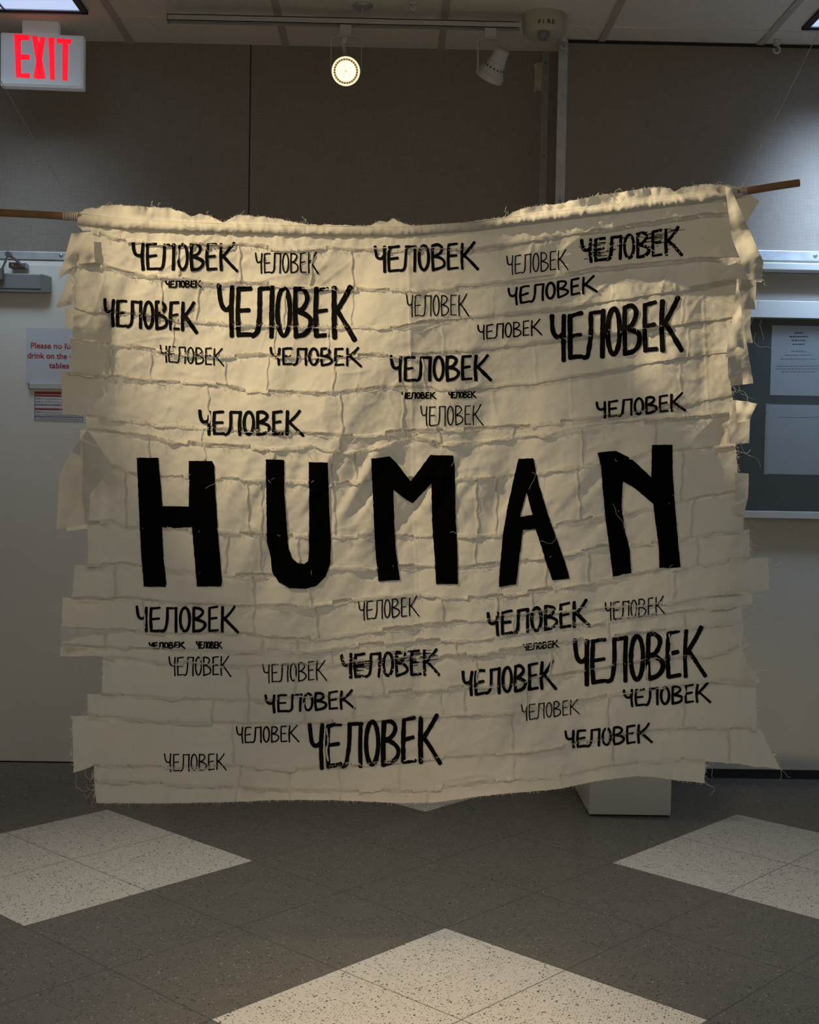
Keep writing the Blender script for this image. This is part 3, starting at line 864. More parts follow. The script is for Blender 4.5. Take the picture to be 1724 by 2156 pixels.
# ================================================================== HANGING CLOTH
seams_raw = [
 [(163,487),(195,485),(239,503),(281,506),(360,513),(471,518),(504,515),(592,524),(666,520),(760,528),(860,525),(1000,525),(1069,515),(1209,492),(1458,455),(1545,448)],
 [(120,556),(160,555),(207,559),(253,568),(309,582),(360,580),(448,599),(518,594),(610,601),(685,606),(760,609),(885,609),(999,600),(1069,594),(1284,562),(1473,545),(1610,540)],
 [(120,642),(160,645),(197,652),(286,661),(360,673),(425,675),(490,682),(578,685),(740,687),(842,688),(885,679),(1039,664),(1159,652),(1300,630),(1458,607),(1540,590),(1605,593)],
 [(120,710),(151,712),(216,722),(272,726),(351,740),(462,749),(564,747),(657,752),(787,745),(825,749),(979,739),(1109,724),(1290,700),(1433,681),(1488,674),(1560,665)],
 [(120,781),(135,782),(174,787),(221,796),(253,791),(276,800),(360,803),(434,805),(504,819),(587,824),(708,828),(796,814),(850,814),(984,819),(1109,809),(1239,789),(1433,752),(1538,742)],
 [(120,869),(156,872),(230,879),(332,893),(425,900),(518,905),(643,912),(717,916),(780,916),(840,907),(960,904),(1109,896),(1259,879),(1453,851),(1543,829)],
 [(150,902),(186,905),(309,917),(360,928),(434,935),(583,944),(657,937),(708,951),(750,951),(810,937),(862,920),(923,934),(1005,931),(1082,918),(1158,913),(1219,900),(1400,880),(1570,865)],
 [(150,978),(216,980),(244,980),(276,998),(341,1003),(471,1005),(541,1010),(610,1012),(713,1019),(787,1008),(837,1008),(964,1005),(1082,1000),(1194,985),(1270,972),(1373,951),(1485,941),(1577,934)],
 [(150,1105),(184,1103),(235,1096),(272,1110),(341,1114),(471,1117),(541,1124),(657,1128),(760,1128),(862,1128),(1061,1125),(1090,1118),(1158,1105),(1219,1097),(1270,1084),(1373,1069),(1434,1056),(1500,1043),(1570,1031)],
 [(150,1190),(188,1189),(258,1186),(304,1193),(406,1205),(480,1209),(569,1209),(703,1195),(787,1197),(877,1189),(974,1194),(1046,1186),(1194,1166),(1270,1150),(1373,1143),(1439,1133),(1500,1122),(1590,1114)],
 [(125,1258),(137,1258),(221,1263),(258,1256),(304,1265),(406,1272),(518,1276),(671,1274),(759,1258),(877,1250),(956,1259),(1062,1253),(1151,1239),(1263,1222),(1336,1211),(1375,1202),(1487,1190),(1540,1178),(1620,1172)],
 [(120,1322),(188,1325),(258,1325),(309,1332),(397,1335),(508,1332),(555,1341),(638,1344),(703,1339),(773,1330),(870,1318),(956,1309),(1096,1295),(1247,1278),(1403,1268),(1500,1252),(1625,1240)],
 [(120,1358),(193,1362),(276,1365),(400,1369),(518,1372),(564,1367),(657,1372),(750,1358),(877,1348),(1012,1345),(1096,1330),(1300,1305),(1476,1285),(1590,1270)],
 [(120,1382),(188,1380),(286,1388),(351,1395),(508,1404),(610,1400),(750,1395),(877,1386),(1040,1371),(1151,1357),(1319,1335),(1565,1308)],
 [(180,1460),(286,1465),(369,1471),(485,1474),(564,1474),(657,1469),(773,1462),(877,1452),(984,1446),(1073,1440),(1151,1424),(1263,1407),(1375,1390),(1498,1379),(1570,1358)],
 [(150,1508),(193,1506),(281,1513),(360,1520),(494,1523),(610,1525),(703,1520),(877,1505),(1012,1502),(1073,1499),(1207,1480),(1319,1455),(1498,1430),(1605,1437)],
 [(152,1629),(197,1611),(286,1613),(360,1615),(494,1613),(610,1620),(694,1613),(877,1597),(1028,1591),(1151,1575),(1263,1558),(1347,1541),(1487,1530),(1600,1535)],
 [(195,1643),(332,1650),(494,1659),(610,1664),(842,1664),(877,1664),(1040,1642),(1196,1631),(1280,1614),(1431,1597),(1532,1606),(1645,1620)],
 [(195,1691),(202,1690),(300,1691),(400,1690),(520,1687),(570,1684),(700,1684),(842,1690),(877,1690),(925,1688),(1000,1677),(1090,1668),(1120,1666),(1180,1660),(1260,1643),(1340,1633),(1380,1636),(1420,1642),(1490,1649)],
]
pocket_bot = [(160,474),(220,480),(280,485),(480,492),(700,497),(840,498),(1000,487),(1200,462),(1400,437),(1480,428),(1560,416)]
pocket_top = [(160,447),(220,455),(280,462),(470,470),(600,474),(840,477),(1000,467),(1200,441),(1330,426),(1480,406),(1540,400),(1575,402)]
ruff_top = [(160,450),(165,447),(190,437),(205,440),(215,433),(230,431),(262,432),(330,437),(360,439),(385,447),(403,456),(418,451),(440,455),(470,468),(482,462),(500,453),(560,456),(600,464),(640,472),(700,474),(780,475),(797,465),(815,468),(826,460),(842,466),(862,474),(950,473),(1000,465),(1060,458),(1085,445),(1105,437),(1180,428),(1250,413),(1300,406),(1370,395),(1410,396),(1420,404),(1436,395),(1460,392),(1486,387),(1505,390),(1530,389),(1560,398),(1575,403)]
curves = [ruff_top, pocket_top, pocket_bot] + seams_raw
CURV = [(np.array(c, float)[:, 0], np.array(c, float)[:, 1]) for c in curves]
def cy(i, px):
    y = np.interp(px, CURV[i][0], CURV[i][1])
    if 3 <= i < len(CURV) - 1:
        y = y + 1.6 * vnoise(px / 26.0, i * 7.3) + 0.8 * vnoise(px / 9.0, i * 3.1 + 50)
    elif i == 0:
        y = y + 1.3 * vnoise(px / 12.0, 3.3) + 0.8 * vnoise(px / 5.0, 8.8)
    elif i == len(CURV) - 1:
        y = y + 0.9 * vnoise(px / 7.0, 5.5)
    return y
rows_l = [(162,164),(163,163),(163,176),(192,162),(157,156),(156,152),(149,149),(129,131),(181,181),(186,196),(192,184),(184,186),(158,152),(132,130),(129,128),(128,127),(216,215),(184,185),(152,155),(198,199),(199,203)]
rows_r = [(1572,1572),(1565,1562),(1548,1535),(1535,1582),(1600,1603),(1553,1545),(1545,1537),(1537,1540),(1540,1546),(1547,1549),(1549,1556),(1560,1566),(1577,1579),(1617,1620),(1582,1584),(1560,1563),(1566,1561),(1556,1600),(1591,1593),(1600,1643),(1484,1484)]
NROW = len(rows_l)
side_l = ([480,700,900,1190,1350,1500,1690],[196,243,250,258,270,281,284])
side_r = ([430,600,760,1040,1240,1400,1500,1620],[1466,1479,1486,1500,1497,1501,1514,1526])
mid_s = ([460,800,1120,1300,1500,1700],[858,866,873,880,877,877])
# short upright seams inside every strip of patchwork
up_seams = []
given = {3: [372, 503, 660, 740, 1150, 1330], 4: [340, 418, 600, 745, 1040, 1290, 1420], 5: [365, 690, 580, 930, 1320, 1440], 6: [235, 320, 470, 565, 705, 890, 1125, 1450],
         7: [435, 715, 852, 910, 1200, 1430], 8: [425, 715, 853, 925, 1080], 9: [310, 430, 575, 700, 745, 1225, 1380], 10: [262, 520, 550, 700, 1000, 1045, 1213, 1440],
         11: [480, 545, 625, 1000, 1160, 1460], 12: [240, 530, 650, 1150, 1240, 1290, 1470], 13: [300, 535, 665, 930, 1045, 1120, 1420], 14: [220, 550, 625, 1080, 1340],
         15: [420, 700, 850, 960, 1280, 1440], 16: [520, 620, 800, 1000, 1160, 1410], 17: [450, 525, 640, 745, 925, 975, 1110, 1360], 18: [487, 690, 1075, 1280, 1440], 19: [505, 610, 715, 840, 1080, 1285, 1530], 20: [500, 610, 720, 900]}
for r, xs in given.items():
    for x in xs:
        up_seams.append((r, x, random.uniform(-0.08, 0.08), random.uniform(0.7, 1.3)))

SEAM_BY_ROW = {}
for (r, x, sl, k) in up_seams:
    SEAM_BY_ROW.setdefault(r, []).append((x, sl, k, float(cy(r, np.array([float(x)]))[0])))

def row_phase(px, py):
    """index of the strip and the place 0..1 inside it"""
    ys = np.stack([cy(i, px) for i in range(len(CURV))], 0)
    idx = np.clip((py[None] >= ys).sum(0) - 1, 0, NROW - 1)
    y0 = np.take_along_axis(ys, idx[None], 0)[0]
    y1 = np.take_along_axis(ys, (idx + 1)[None], 0)[0]
    return idx, np.clip((py - y0) / np.maximum(y1 - y0, 1.0), 0, 1)

def relief(px, py, row=None, v=None):
    """how far the cloth stands out towards the viewer, metres"""
    px = np.asarray(px, float); py = np.asarray(py, float)
    if row is None:
        row, v = row_phase(px, py)
    row = np.broadcast_to(np.asarray(row), px.shape)
    pbe = np.interp(px, CURV[2][0], CURV[2][1])
    calm = np.clip((py - pbe) / 140, 0, 1); calm = calm * calm * (3 - 2 * calm)      # the rod holds the head of the cloth straight
    h = calm * (0.024 * vnoise(px / 330 + 3.1, py / 420 + 1.7) + 0.014 * vnoise(px / 120 + 9.1, py / 260 + 4.7))
    # long soft upright folds and diagonal drag folds
    h += (0.2 + 0.8 * calm) * 0.0046 * vnoise(px / 47 + 0.35 * py / 42, py / 190 + 31)
    h += (0.1 + 0.9 * calm) * 0.0044 * vnoise((px * 0.9 + py * 0.45) / 62, (py * 0.9 - px * 0.45) / 230 + 12)
    h += 0.0014 * vnoise(px / 19, py / 15 + 77) + 0.0006 * vnoise(px / 8 + 5, py / 8)
    h += 0.0004 * vnoise((px * 0.6 - py * 0.8) / 9, (px * 0.8 + py * 0.6) / 60 + 12)
    # thin sharp creases here and there
    for k_, (ca, sa, sc) in enumerate(((0.95, 0.3, 70), (0.75, -0.66, 95), (0.2, 0.98, 80), (0.6, 0.8, 120))):
        n_ = vnoise((px * ca + py * sa) / sc + 13 * k_, (py * ca - px * sa) / (sc * 1.9) + 7 * k_)
        m_ = np.clip(vnoise(px / 140 + 31 * k_, py / 140 + 5 * k_) * 2.2, 0, 1)
        h += 0.0024 * m_ * (1 - np.abs(n_)) ** 14
    # pleats where the middle seam drags
    mk = np.exp(-((px - 800) / 260) ** 2 - ((py - 1030) / 95) ** 2)
    h += mk * (0.0105 * vnoise((px + 0.55 * (py - 1000)) / 24, py / 130) + 0.0045 * vnoise((px - 0.7 * (py - 1000)) / 17, py / 120 + 9))
    mk2 = np.exp(-((px - 1180) / 190) ** 2 - ((py - 1040) / 100) ** 2)
    h += mk2 * 0.008 * vnoise((px + 0.9 * (py - 1000)) / 30, (py - px * 0.5) / 170 + 4)
    # the right half of the cloth turns away, most at the top
    h -= calm * np.clip(px - 930, 0, 545) * 0.000125 * np.clip((1450 - py) / 420, 0.25, 1)
    # middle seam crease
    xm = np.interp(py, *mid_s)
    h += np.interp(py, [470, 560, 780, 900, 960, 1500, 1690], [0.0, 0.010, 0.016, 0.0, -0.016, -0.014, -0.006]) * np.exp(-np.sqrt((px - xm) ** 2 + 9.0) / 55)
    h += 0.0016 * np.exp(-((px - xm) / 2.2) ** 2)
    # strip hangs proud above each seam
    A = 0.0006 + 0.0048 * np.clip(vnoise(px / 95 + row * 5.7, row * 3.3 + 0.5), 0, 1) + 0.002 * np.clip(vnoise(px / 30 + row * 2.2, row * 1.3), 0, 1)
    body = np.clip((row - 2) / 1.0, 0, 1)
    h += body * A * v ** 4
    h -= body * 0.0022 * np.exp(-v * 9)
    for (xs, ss) in ((np.interp(py, *side_l), 1), (np.interp(py, *side_r), -1)):
        h += 0.0013 * np.exp(-((px - xs) / 2.0) ** 2) * np.clip((py - 480) / 60, 0, 1)
        out = np.clip((xs - px) * ss, 0, 200)
        h += (out * np.interp(py, [485, 560, 690, 760, 830, 1000, 1700], [0.0, 0.0006, 0.0011, 0.0008, 0.0003, 0.0002, 0.00012]) if ss > 0 else out * np.interp(py, [430, 520, 1000, 1300, 1700], [0.0, 0.00015, 0.00022, 0.0003, 0.0003]))
        h += out / 100 * 0.014 * vnoise(row * 4.71 + 0.5 + (0 if ss > 0 else 60), py / 260 + 3.3)
        h += np.clip(out / 60, 0, 1) * 0.004 * vnoise(px / 24, row * 2.9 + py / 120)
    for r in np.unique(row):
        if int(r) not in SEAM_BY_ROW: continue
        sel = np.nonzero(row == r)
        pxs, pys = px[sel], py[sel]; add = np.zeros(pxs.shape)
        for (x, sl, k, yy0) in SEAM_BY_ROW[int(r)]:
            d = pxs - (x + sl * (pys - yy0) + 1.5 * np.sin(pys / 7.0 + x))
            add += k * (0.0019 * np.exp(-(d / 2.1) ** 2) - 0.0008 * np.exp(-(d / 9.0) ** 2))
        h[sel] += add
    # sleeve round the rod, gathered
    pb = cy(2, px); ptp = cy(1, px)
    tt = np.clip((py - ptp) / np.maximum(pb - ptp, 1), 0, 1)
    sl = np.where((py > ptp) & (py < pb), 1.0, 0.0)
    h += sl * (0.0115 * np.sqrt(np.clip(1 - (tt * 2 - 1) ** 2, 0, 1)) + 0.0011 * vnoise(px / 5.0, tt * 1.2) + 0.0010 * vnoise(px / 13.0, tt * 1.2 + 4))
    below = np.clip((py - pb) / 26, 0, 1)
    h += np.where((py >= pb), 1, 0) * (1 - below) * (0.0016 * vnoise(px / 7.0, py / 40) + 0.002 * vnoise(px / 19.0, py / 60 + 8))
    above = np.clip((ptp - py) / 30, 0, 1)
    h += np.where(py <= ptp, 1, 0) * above * (0.012 * vnoise(px / 36.0, 2.2) + 0.006 * vnoise(px / 12.0, py / 20))
    return h

banner = thing('hanging_cloth', (0, YC, pt(862, 1690, YC).z), 'large patched cream cloth lettered HUMAN hanging from a wooden rod', 'fabric banner')
STEP = 2.6
def row_grid(mbx, r):
    yl = cy(r, np.array([400.0]))[0]
    tops = CURV[r]; 
    nx = int((rows_r[r][0] - rows_l[r][0]) / STEP)
    hmid = float(np.mean(cy(r + 1, np.linspace(300, 1400, 12)) - cy(r, np.linspace(300, 1400, 12))))
    ny = max(4, int(hmid / STEP))
    vlist = np.linspace(0, 1, ny + 1)
    U, V = np.meshgrid(np.linspace(0, 1, nx + 1), vlist)
    jl = 1.2 * vnoise(V * hmid / 5.0, r * 3.7); jr = 1.2 * vnoise(V * hmid / 5.0 + 40, r * 5.1)
    xl = rows_l[r][0] * (1 - V) + rows_l[r][1] * V + jl
    xr = rows_r[r][0] * (1 - V) + rows_r[r][1] * V + jr
    PX = xl * (1 - U) + xr * U
    ya = cy(r, PX); yb = cy(r + 1, PX) + 0.6
    yb = np.maximum(yb, ya + 0.5)
    PY = ya * (1 - V) + yb * V
    h = relief(PX, PY, np.full(PX.shape, r), V)
    P = pt_np(PX, PY, YC - h).reshape(-1, 3)
    n1 = nx + 1
    idx = np.arange(ny * nx); i, j = idx // nx, idx % nx
    a = i * n1 + j
    faces = np.stack([a, a + n1, a + n1 + 1, a + 1], 1)
    mbx.add(P.tolist(), faces.tolist())

mb = MB()
for r in range(2, NROW): row_grid(mb, r)

# HUMAN
LET = [
 ([(288,964),(333,963.5),(338,1014.5),(342,1065.6),(397,1066.5),(398,1020),(397,970.5),(446,970.5),(451,980),(453.6,1042),(459.6,1130.6),(467.5,1225.7),(465.7,1235),(414.6,1235),(410,1181.6),(404,1109.7),(341.3,1113.4),(344.5,1177),(350.6,1228),(348,1236),(302.8,1235),(297,1167.7),(292.6,1075)], []),
 ([(559.4,967),(598,968),(598.8,1042.4),(603.5,1102.7),(607,1153.8),(615,1174.7),(626.7,1186),(640,1187.5),(648,1182),(650,1167.7),(650.8,1075),(650,973),(690,974),(693,1065.6),(696.8,1139.9),(695.4,1186),(685.6,1214),(666,1233.6),(643,1239.6),(610.4,1238.7),(587,1225.7),(573,1204.8),(568.7,1167.7),(561.7,1139.9),(560.8,1065.6)], []),
 ([(781.4,965.8),(821,960.7),(836.6,977),(864.6,1013.7),(905.5,958),(954,959),(957.5,982),(959,1084),(963,1165.9),(964,1229.7),(918,1229.7),(914.7,1165.9),(909.6,1104.6),(908,1017.8),(869.7,1059.7),(857,1053.6),(828,1031.6),(830,1094.4),(833,1155.6),(841.7,1221),(796.8,1223.5),(790.6,1165.9),(786.5,1084)], []),
 ([(1090.8,965.8),(1122.4,964.7),(1135,1023),(1150.5,1074),(1168.4,1125),(1188.8,1181),(1199,1218),(1163,1222),(1150.5,1186),(1127.5,1113.8),(1101,1115.8),(1094.4,1165.9),(1086.7,1229.7),(1050,1236),(1051,1211.8),(1058.6,1125),(1068.8,1063.8),(1081.6,1007.6)], [[(1108.6,1036),(1121,1084),(1094.4,1088.3),(1102,1060)]]),
 ([(1257.7,953),(1296,949),(1326.6,964),(1347,982),(1371,1005),(1372.6,937),(1416,936),(1416,992),(1421,1063.8),(1426,1125),(1432.8,1194),(1387.9,1197.5),(1386.9,1155.6),(1380,1099.5),(1375,1061),(1336.8,1028),(1311.3,1013.7),(1308.7,1063.8),(1316,1120),(1325.6,1155.6),(1329,1206.7),(1291,1214),(1286.8,1186),(1275.6,1099.5),(1268,1023),(1265.4,982)], []),
]
def in_letter(px, py):
    out = np.zeros(px.shape, bool)
    for poly, holes in LET:
        n = len(poly)
        for ring in [poly] + holes:
            for i in range(len(ring)):
                a = ring[i]; b = ring[(i + 1) % len(ring)]
                out ^= ((a[1] > py) != (b[1] > py)) & (px < (b[0] - a[0]) * (py - a[1]) / (b[1] - a[1] + 1e-9) + a[0])
    return out

# raw seam allowances: narrow ribbons along every seam, in front on the lit side, behind on the shaded side
def seam_ribbon(mbx, i, x0, x1):
    xs = np.arange(x0, x1, 2.4)
    base = cy(i, xs)
    wid = 4.6 + 2.0 * vnoise(xs / 17.0, i * 2.2) + 1.5 * vnoise(xs / 2.6, i * 9.2)
    back = np.clip((xs - 900) / 120, 0, 1) * np.clip((930 - base) / 90, 0, 1)
    rowa = np.full(xs.shape, i - 1)
    hh_ = relief(xs, base - 1, rowa, np.full(xs.shape, 1.0))
    hn_ = relief(xs, base + 5, np.full(xs.shape, min(i, NROW - 1)), np.full(xs.shape, 0.06))
    lift = 0.0020 + 0.0030 * np.clip(0.3 + vnoise(xs / 21.0, i * 6.1), 0, 1)
    hid = in_letter(xs, base)
    sgn = np.where(back > 0.5, -1.0, 1.0)
    ups = np.clip(vnoise(xs / 60.0, i * 1.9) * 3, -1, 1)           # the raw edge falls up or down
    cols = []
    for k, (fy, fz) in enumerate(((-0.75, 0.0), (-0.1, 0.75), (0.4, 1.15), (1.0, 1.35))):
        yy = base + wid * fy * np.where(ups > -0.25, 1.0, -0.9) + 0.5 * vnoise(xs / 2.0, i + k * 3.3)
        f = float(np.clip(fy, 0, 1))
        h0 = hh_ * (1 - f) + np.where(ups > -0.25, np.maximum(hn_, hh_ * 0.6 + hn_ * 0.4), hh_) * f
        hz = np.where((sgn > 0) & ~hid, h0 + lift * fz, np.minimum(hh_, hn_) - 0.002 - 0.0005 * fz)
        yy = np.where((sgn > 0) & ~hid, yy, base + (fy - 0.1) * 8)
        cols.append(pt_np(xs, yy, YC - hz))
    P = np.stack(cols, 1).reshape(-1, 3)
    n = len(xs); f = []
    for a in range(n - 1):
        for k in range(3):
            q = a * 4 + k
            f.append((q, q + 1, q + 5, q + 4))
    mbx.add(P.tolist(), f)
for i in range(3, len(CURV) - 1):
    xl = max(rows_l[i - 1][1], rows_l[i][0] if i < NROW else 0) - 1
    xr = min(rows_r[i - 1][1], rows_r[i][0] if i < NROW else 9999) + 1
    seam_ribbon(mb, i, xl, xr)
# raw edges of the short upright seams
for (r, x, sl, k) in up_seams:
    if x > 900 and r < 8: continue
    y0 = cy(r, np.array([float(x)]))[0]; y1 = cy(r + 1, np.array([float(x)]))[0]
    ys = np.arange(y0 + 1, y1 - 1, 2.5)
    if len(ys) < 3: continue
    xc = x + sl * (ys - y0) + 1.5 * np.sin(ys / 7.0 + x)
    vv = (ys - y0) / (y1 - y0)
    w = 3.2 + 1.6 * vnoise(ys / 9.0, x * 0.37) 
    dirn = 1 if random.random() < 0.5 else -1
    cols = []
    for fx, fz in ((-0.3, 0.3), (0.2, 1.0), (1.0, 0.8)):
        xx = xc + dirn * w * fx + 0.5 * vnoise(ys / 2.0, x + fx * 5)
        cols.append(pt_np(xx, ys, YC - relief(xx, ys, np.full(xx.shape, r), vv) - np.where(in_letter(xx, ys), -0.002, 0.0008 + 0.0016 * fz)))
    P = np.stack(cols, 1).reshape(-1, 3)
    f = []
    for a in range(len(ys) - 1):
        for q in (a * 3, a * 3 + 1): f.append((q, q + 1, q + 4, q + 3))
    mb.add(P.tolist(), f)
cp = mb.build('cloth_panel', M_CLOTH, banner, True)
mb = MB(); row_grid(mb, 1)
xs = np.arange(163, 1563, 4.0)                      # back half of the sleeve
cols = []
for fz in (0.0, 0.25, 0.5, 0.75, 1.0):
    y = cy(1, xs) * (1 - fz) + cy(2, xs) * fz
    cols.append(pt_np(xs, y, YC - 0.0 + 0.0115 * math.sqrt(max(0, 1 - (fz * 2 - 1) ** 2))))
P = np.stack(cols, 1).reshape(-1, 3)
mb.add(P.tolist(), [(a * 5 + k, a * 5 + k + 1, a * 5 + k + 6, a * 5 + k + 5) for a in range(len(xs) - 1) for k in range(4)])
mb.build('rod_sleeve', M_CLOTH, banner, True)
mb = MB(); row_grid(mb, 0)
mb.build('ruffle', M_CLOTH, banner, True)

# loose flaps at the sides: outline points carry how far they stand out
def flap(poly, seed=0.0):
    P2, FC = fill_poly(poly, 4.0)
    A = np.array(poly, float)
    d2 = ((P2[:, None, :] - A[None, :, :2]) ** 2).sum(2) + 4.0
    w = 1.0 / d2 ** 1.3
    off = (w * A[None, :, 2]).sum(1) / w.sum(1)
    off = off + 0.0025 * vnoise(P2[:, 0] / 16 + seed, P2[:, 1] / 22) + 0.0008 * vnoise(P2[:, 0] / 6 + seed, P2[:, 1] / 6)
    base = relief(np.clip(P2[:, 0], 250, 1470), P2[:, 1]) * 0 + 0.0
    m_ = MB(); m_.add(pt_np(P2[:, 0], P2[:, 1], YC - base - off).tolist(), FC)
    return m_.build('side_flap', M_CLOTH, banner, True)
FL = [
 [(196,487,.02),(176,489,.02),(150,492,.03),(138,535,.045),(123,589,.055),(141,568,.04),(166,556,.025),(200,552,.02)],
 [(123,589,.055),(141,568,.04),(168,556,.022),(157,578,.0),(140,576,.02)],
 [(157,574,.0),(146,580,.01),(117,649,.05),(136,632,.03),(157,640,.0)],
 [(117,649,.05),(136,630,.028),(157,626,.0),(157,640,-.01)],
 [(137,646,-.02),(157,648,-.02),(157,690,-.02),(138,692,-.02)],
 [(184,905,.02),(150,950,.02),(125,1000,.0),(122,1060,-.005),(119,1114,-.005),(150,1110,.01),(186,1104,.02),(190,1040,.035),(222,1000,.045),(240,985,.03)],
 [(138,1104,.0),(186,1100,.0),(186,1113,.0),(140,1118,.0)],
 [(167,905,-.01),(186,905,-.01),(186,938,-.01),(170,930,-.01)],
 [(1500,392,.012),(1540,394,.02),(1574,406,-.01),(1598,423,-.035),(1570,470,-.03),(1540,440,.0)],
 [(1526,392,.02),(1538,396,.04),(1562,450,.05),(1600,535,.055),(1607,550,.04),(1603,592,.02),(1575,588,.02),(1540,500,.02)],
 [(1550,588,-.02),(1592,590,-.03),(1590,652,-.03),(1555,650,-.02)],
 [(1558,648,-.035),(1581,652,-.035),(1579,690,-.035),(1585,722,-.035),(1566,722,-.03)],
 [(1552,583,.012),(1557,615,.03),(1562,665,.03),(1574,735,.035),(1586,807,.02),(1541,813,.0),(1532,790,.02),(1532,740,.03),(1545,660,.02)],
 [(1552,590,.02),(1557,620,.04),(1562,668,.05),(1566,735,.05),(1553,730,.055),(1540,742,.05),(1527,757,.055),(1543,660,.035)],
 [(1536,842,.0),(1550,843,.0),(1580,846,.0),(1577,933,.01),(1536,934,.01)],
 [(1548,842,.01),(1570,846,.03),(1594,850,.045),(1584,870,.045),(1578,886,.035),(1552,890,.02)],
 [(1546,995,-.02),(1576,997,-.02),(1575,1045,-.02),(1566,1085,-.02),(1548,1080,-.02)],
]
for k, f_ in enumerate(FL): flap(f_, k * 3.1)

for poly, holes in LET:
    P2, FC = fill_poly(poly, 3.2, holes)
    x, y = P2[:, 0], P2[:, 1]
    h = np.max(np.stack([relief(x + dx, y + dy) for dx, dy in ((0, 0), (0, 3), (0, -3), (0, 6), (0, -6), (3, 0), (-3, 0))], 0), 0)
    jx = 0.5 * vnoise(x / 5.0, y / 5.0 + 3); jy = 0.5 * vnoise(x / 5.0 + 30, y / 5.0)
    n = len(P2)
    top = pt_np(x + jx, y + jy, YC - h - 0.0022); bot = pt_np(x + jx, y + jy, YC - h - 0.0006)
    from collections import Counter
    cnt = Counter()
    for f_ in FC:
        for k in range(len(f_)): cnt[tuple(sorted((f_[k], f_[(k + 1) % len(f_)])))] += 1
    fs = [tuple(f_) for f_ in FC] + [(e[0], e[1], e[1] + n, e[0] + n) for e, c in cnt.items() if c == 1]
    mb = MB(); mb.add(np.concatenate([top, bot]).tolist(), fs)
    mb.build('applique_letter', M_FELT, banner, True)

# printed words
O_ = [(0.478 + 0.046 * math.sin(a), 0.5 - 0.455 * math.cos(a)) for a in np.linspace(0, 2 * math.pi, 17)]
GL = [
 [(.004,.0),(.010,.22),(.022,.40),(.045,.47),(.070,.46),(.092,.40)], [(.098,.03),(.092,.5),(.098,1.0)],
 [(.146,.05),(.141,.5),(.146,.96)], [(.142,.07),(.19,.05),(.236,.05)], [(.142,.50),(.225,.47)], [(.142,.95),(.19,.94),(.240,.93)],
 [(.305,.06),(.302,.5),(.294,.80),(.278,.93),(.250,.96)], [(.302,.06),(.400,.06)], [(.395,.04),(.391,.5),(.390,.98)],
 O_,
 [(.565,.04),(.562,.5),(.566,.98)], [(.562,.06),(.612,.05),(.648,.14),(.650,.27),(.615,.42),(.565,.47)], [(.565,.47),(.628,.52),(.672,.64),(.670,.80),(.630,.92),(.565,.96)],
 [(.718,.05),(.714,.5),(.718,.95)], [(.716,.06),(.800,.03)], [(.716,.48),(.790,.45)], [(.716,.94),(.806,.92)],
 [(.850,.02),(.844,.5),(.848,.97)], [(.968,.0),(.925,.22),(.858,.50)], [(.862,.42),(.920,.66),(1.0,1.0)],
]
WORDS = [  # left, right, top-left y, bottom-left y, top-right y, bottom-right y, stroke, smear
 (276,502,508,572,509,575,9,0),(536,672,531,577,529,578,3.9,0),(347,426,590,607,589,607,4.3,0),(216,418,626,690,633,704,9.5,0),(455,752,595,715,599,720,15,0),
 (335,473,725,764,732,773,3.8,0),(566,763,729,771,730,774,7,0),(416,641,861,919,862,921,9,0),
 (785,1009,515,577,507,571,8.5,0),(1065,1197,537,581,523,569,3.3,0),(1220,1438,502,557,474,540,9,1),(854,988,619,669,618,667,3.2,0),(1067,1259,604,647,577,617,7,0),
 (1004,1142,683,718,670,707,3.9,0),(1155,1441,659,768,619,743,15,0),(819,1037,747,807,744,805,9,0),(845,919,825,841,824,841,4.2,0),(943,1003,824,840,822,839,3.8,0),
 (884,1018,853,899,851,897,3.1,0),(1253,1445,844,884,824,867,7,0),
 (284,504,1274,1334,1274,1335,8,0),(312,391,1351,1367,1350,1367,4.3,0),(412,469,1349,1367,1350,1367,4,0),(354,487,1381,1425,1379,1425,3.8,0),(552,689,1397,1440,1388,1434,3.4,0),
 (715,928,1374,1431,1363,1425,8.5,1),(556,750,1461,1504,1450,1495,7,0),(496,631,1529,1567,1525,1564,4,0),(646,933,1520,1625,1499,1612,14,0),(345,478,1585,1627,1585,1623,3.4,0),
 (753,883,1265,1308,1253,1299,3.3,0),
 (1023,1245,1287,1344,1259,1322,9,0),(1272,1402,1267,1309,1253,1295,3.3,0),(1100,1177,1355,1372,1346,1364,3.6,0),(970,1174,1411,1470,1386,1454,9,0),(1204,1490,1343,1449,1316,1430,14,0),
 (1310,1498,1450,1491,1435,1481,7,0),(1096,1221,1482,1520,1470,1505,3.0,0),(1187,1375,1537,1579,1520,1566,7.2,0)]
def stroke_path(pts, step):
    pts = np.array(pts, float)
    if len(pts) > 2:                                   # round the corners (Catmull-Rom)
        q = np.vstack([2 * pts[0] - pts[1], pts, 2 * pts[-1] - pts[-2]])
        out = []
        for i in range(1, len(q) - 2):
            for t_ in np.linspace(0, 1, 5)[:-1]:
                out.append(0.5 * (2 * q[i] + (q[i + 1] - q[i - 1]) * t_ + (2 * q[i - 1] - 5 * q[i] + 4 * q[i + 1] - q[i + 2]) * t_ ** 2 + (3 * q[i] - q[i - 1] - 3 * q[i + 1] + q[i + 2]) * t_ ** 3))
        pts = np.array(out + [q[-2]])
    seg = np.hypot(*np.diff(pts, axis=0).T); s_ = np.concatenate([[0], np.cumsum(seg)])
    n = max(2, int(s_[-1] / step) + 1)
    t_ = np.linspace(0, s_[-1], n)
    return np.stack([np.interp(t_, s_, pts[:, 0]), np.interp(t_, s_, pts[:, 1])], 1)
wi = 0
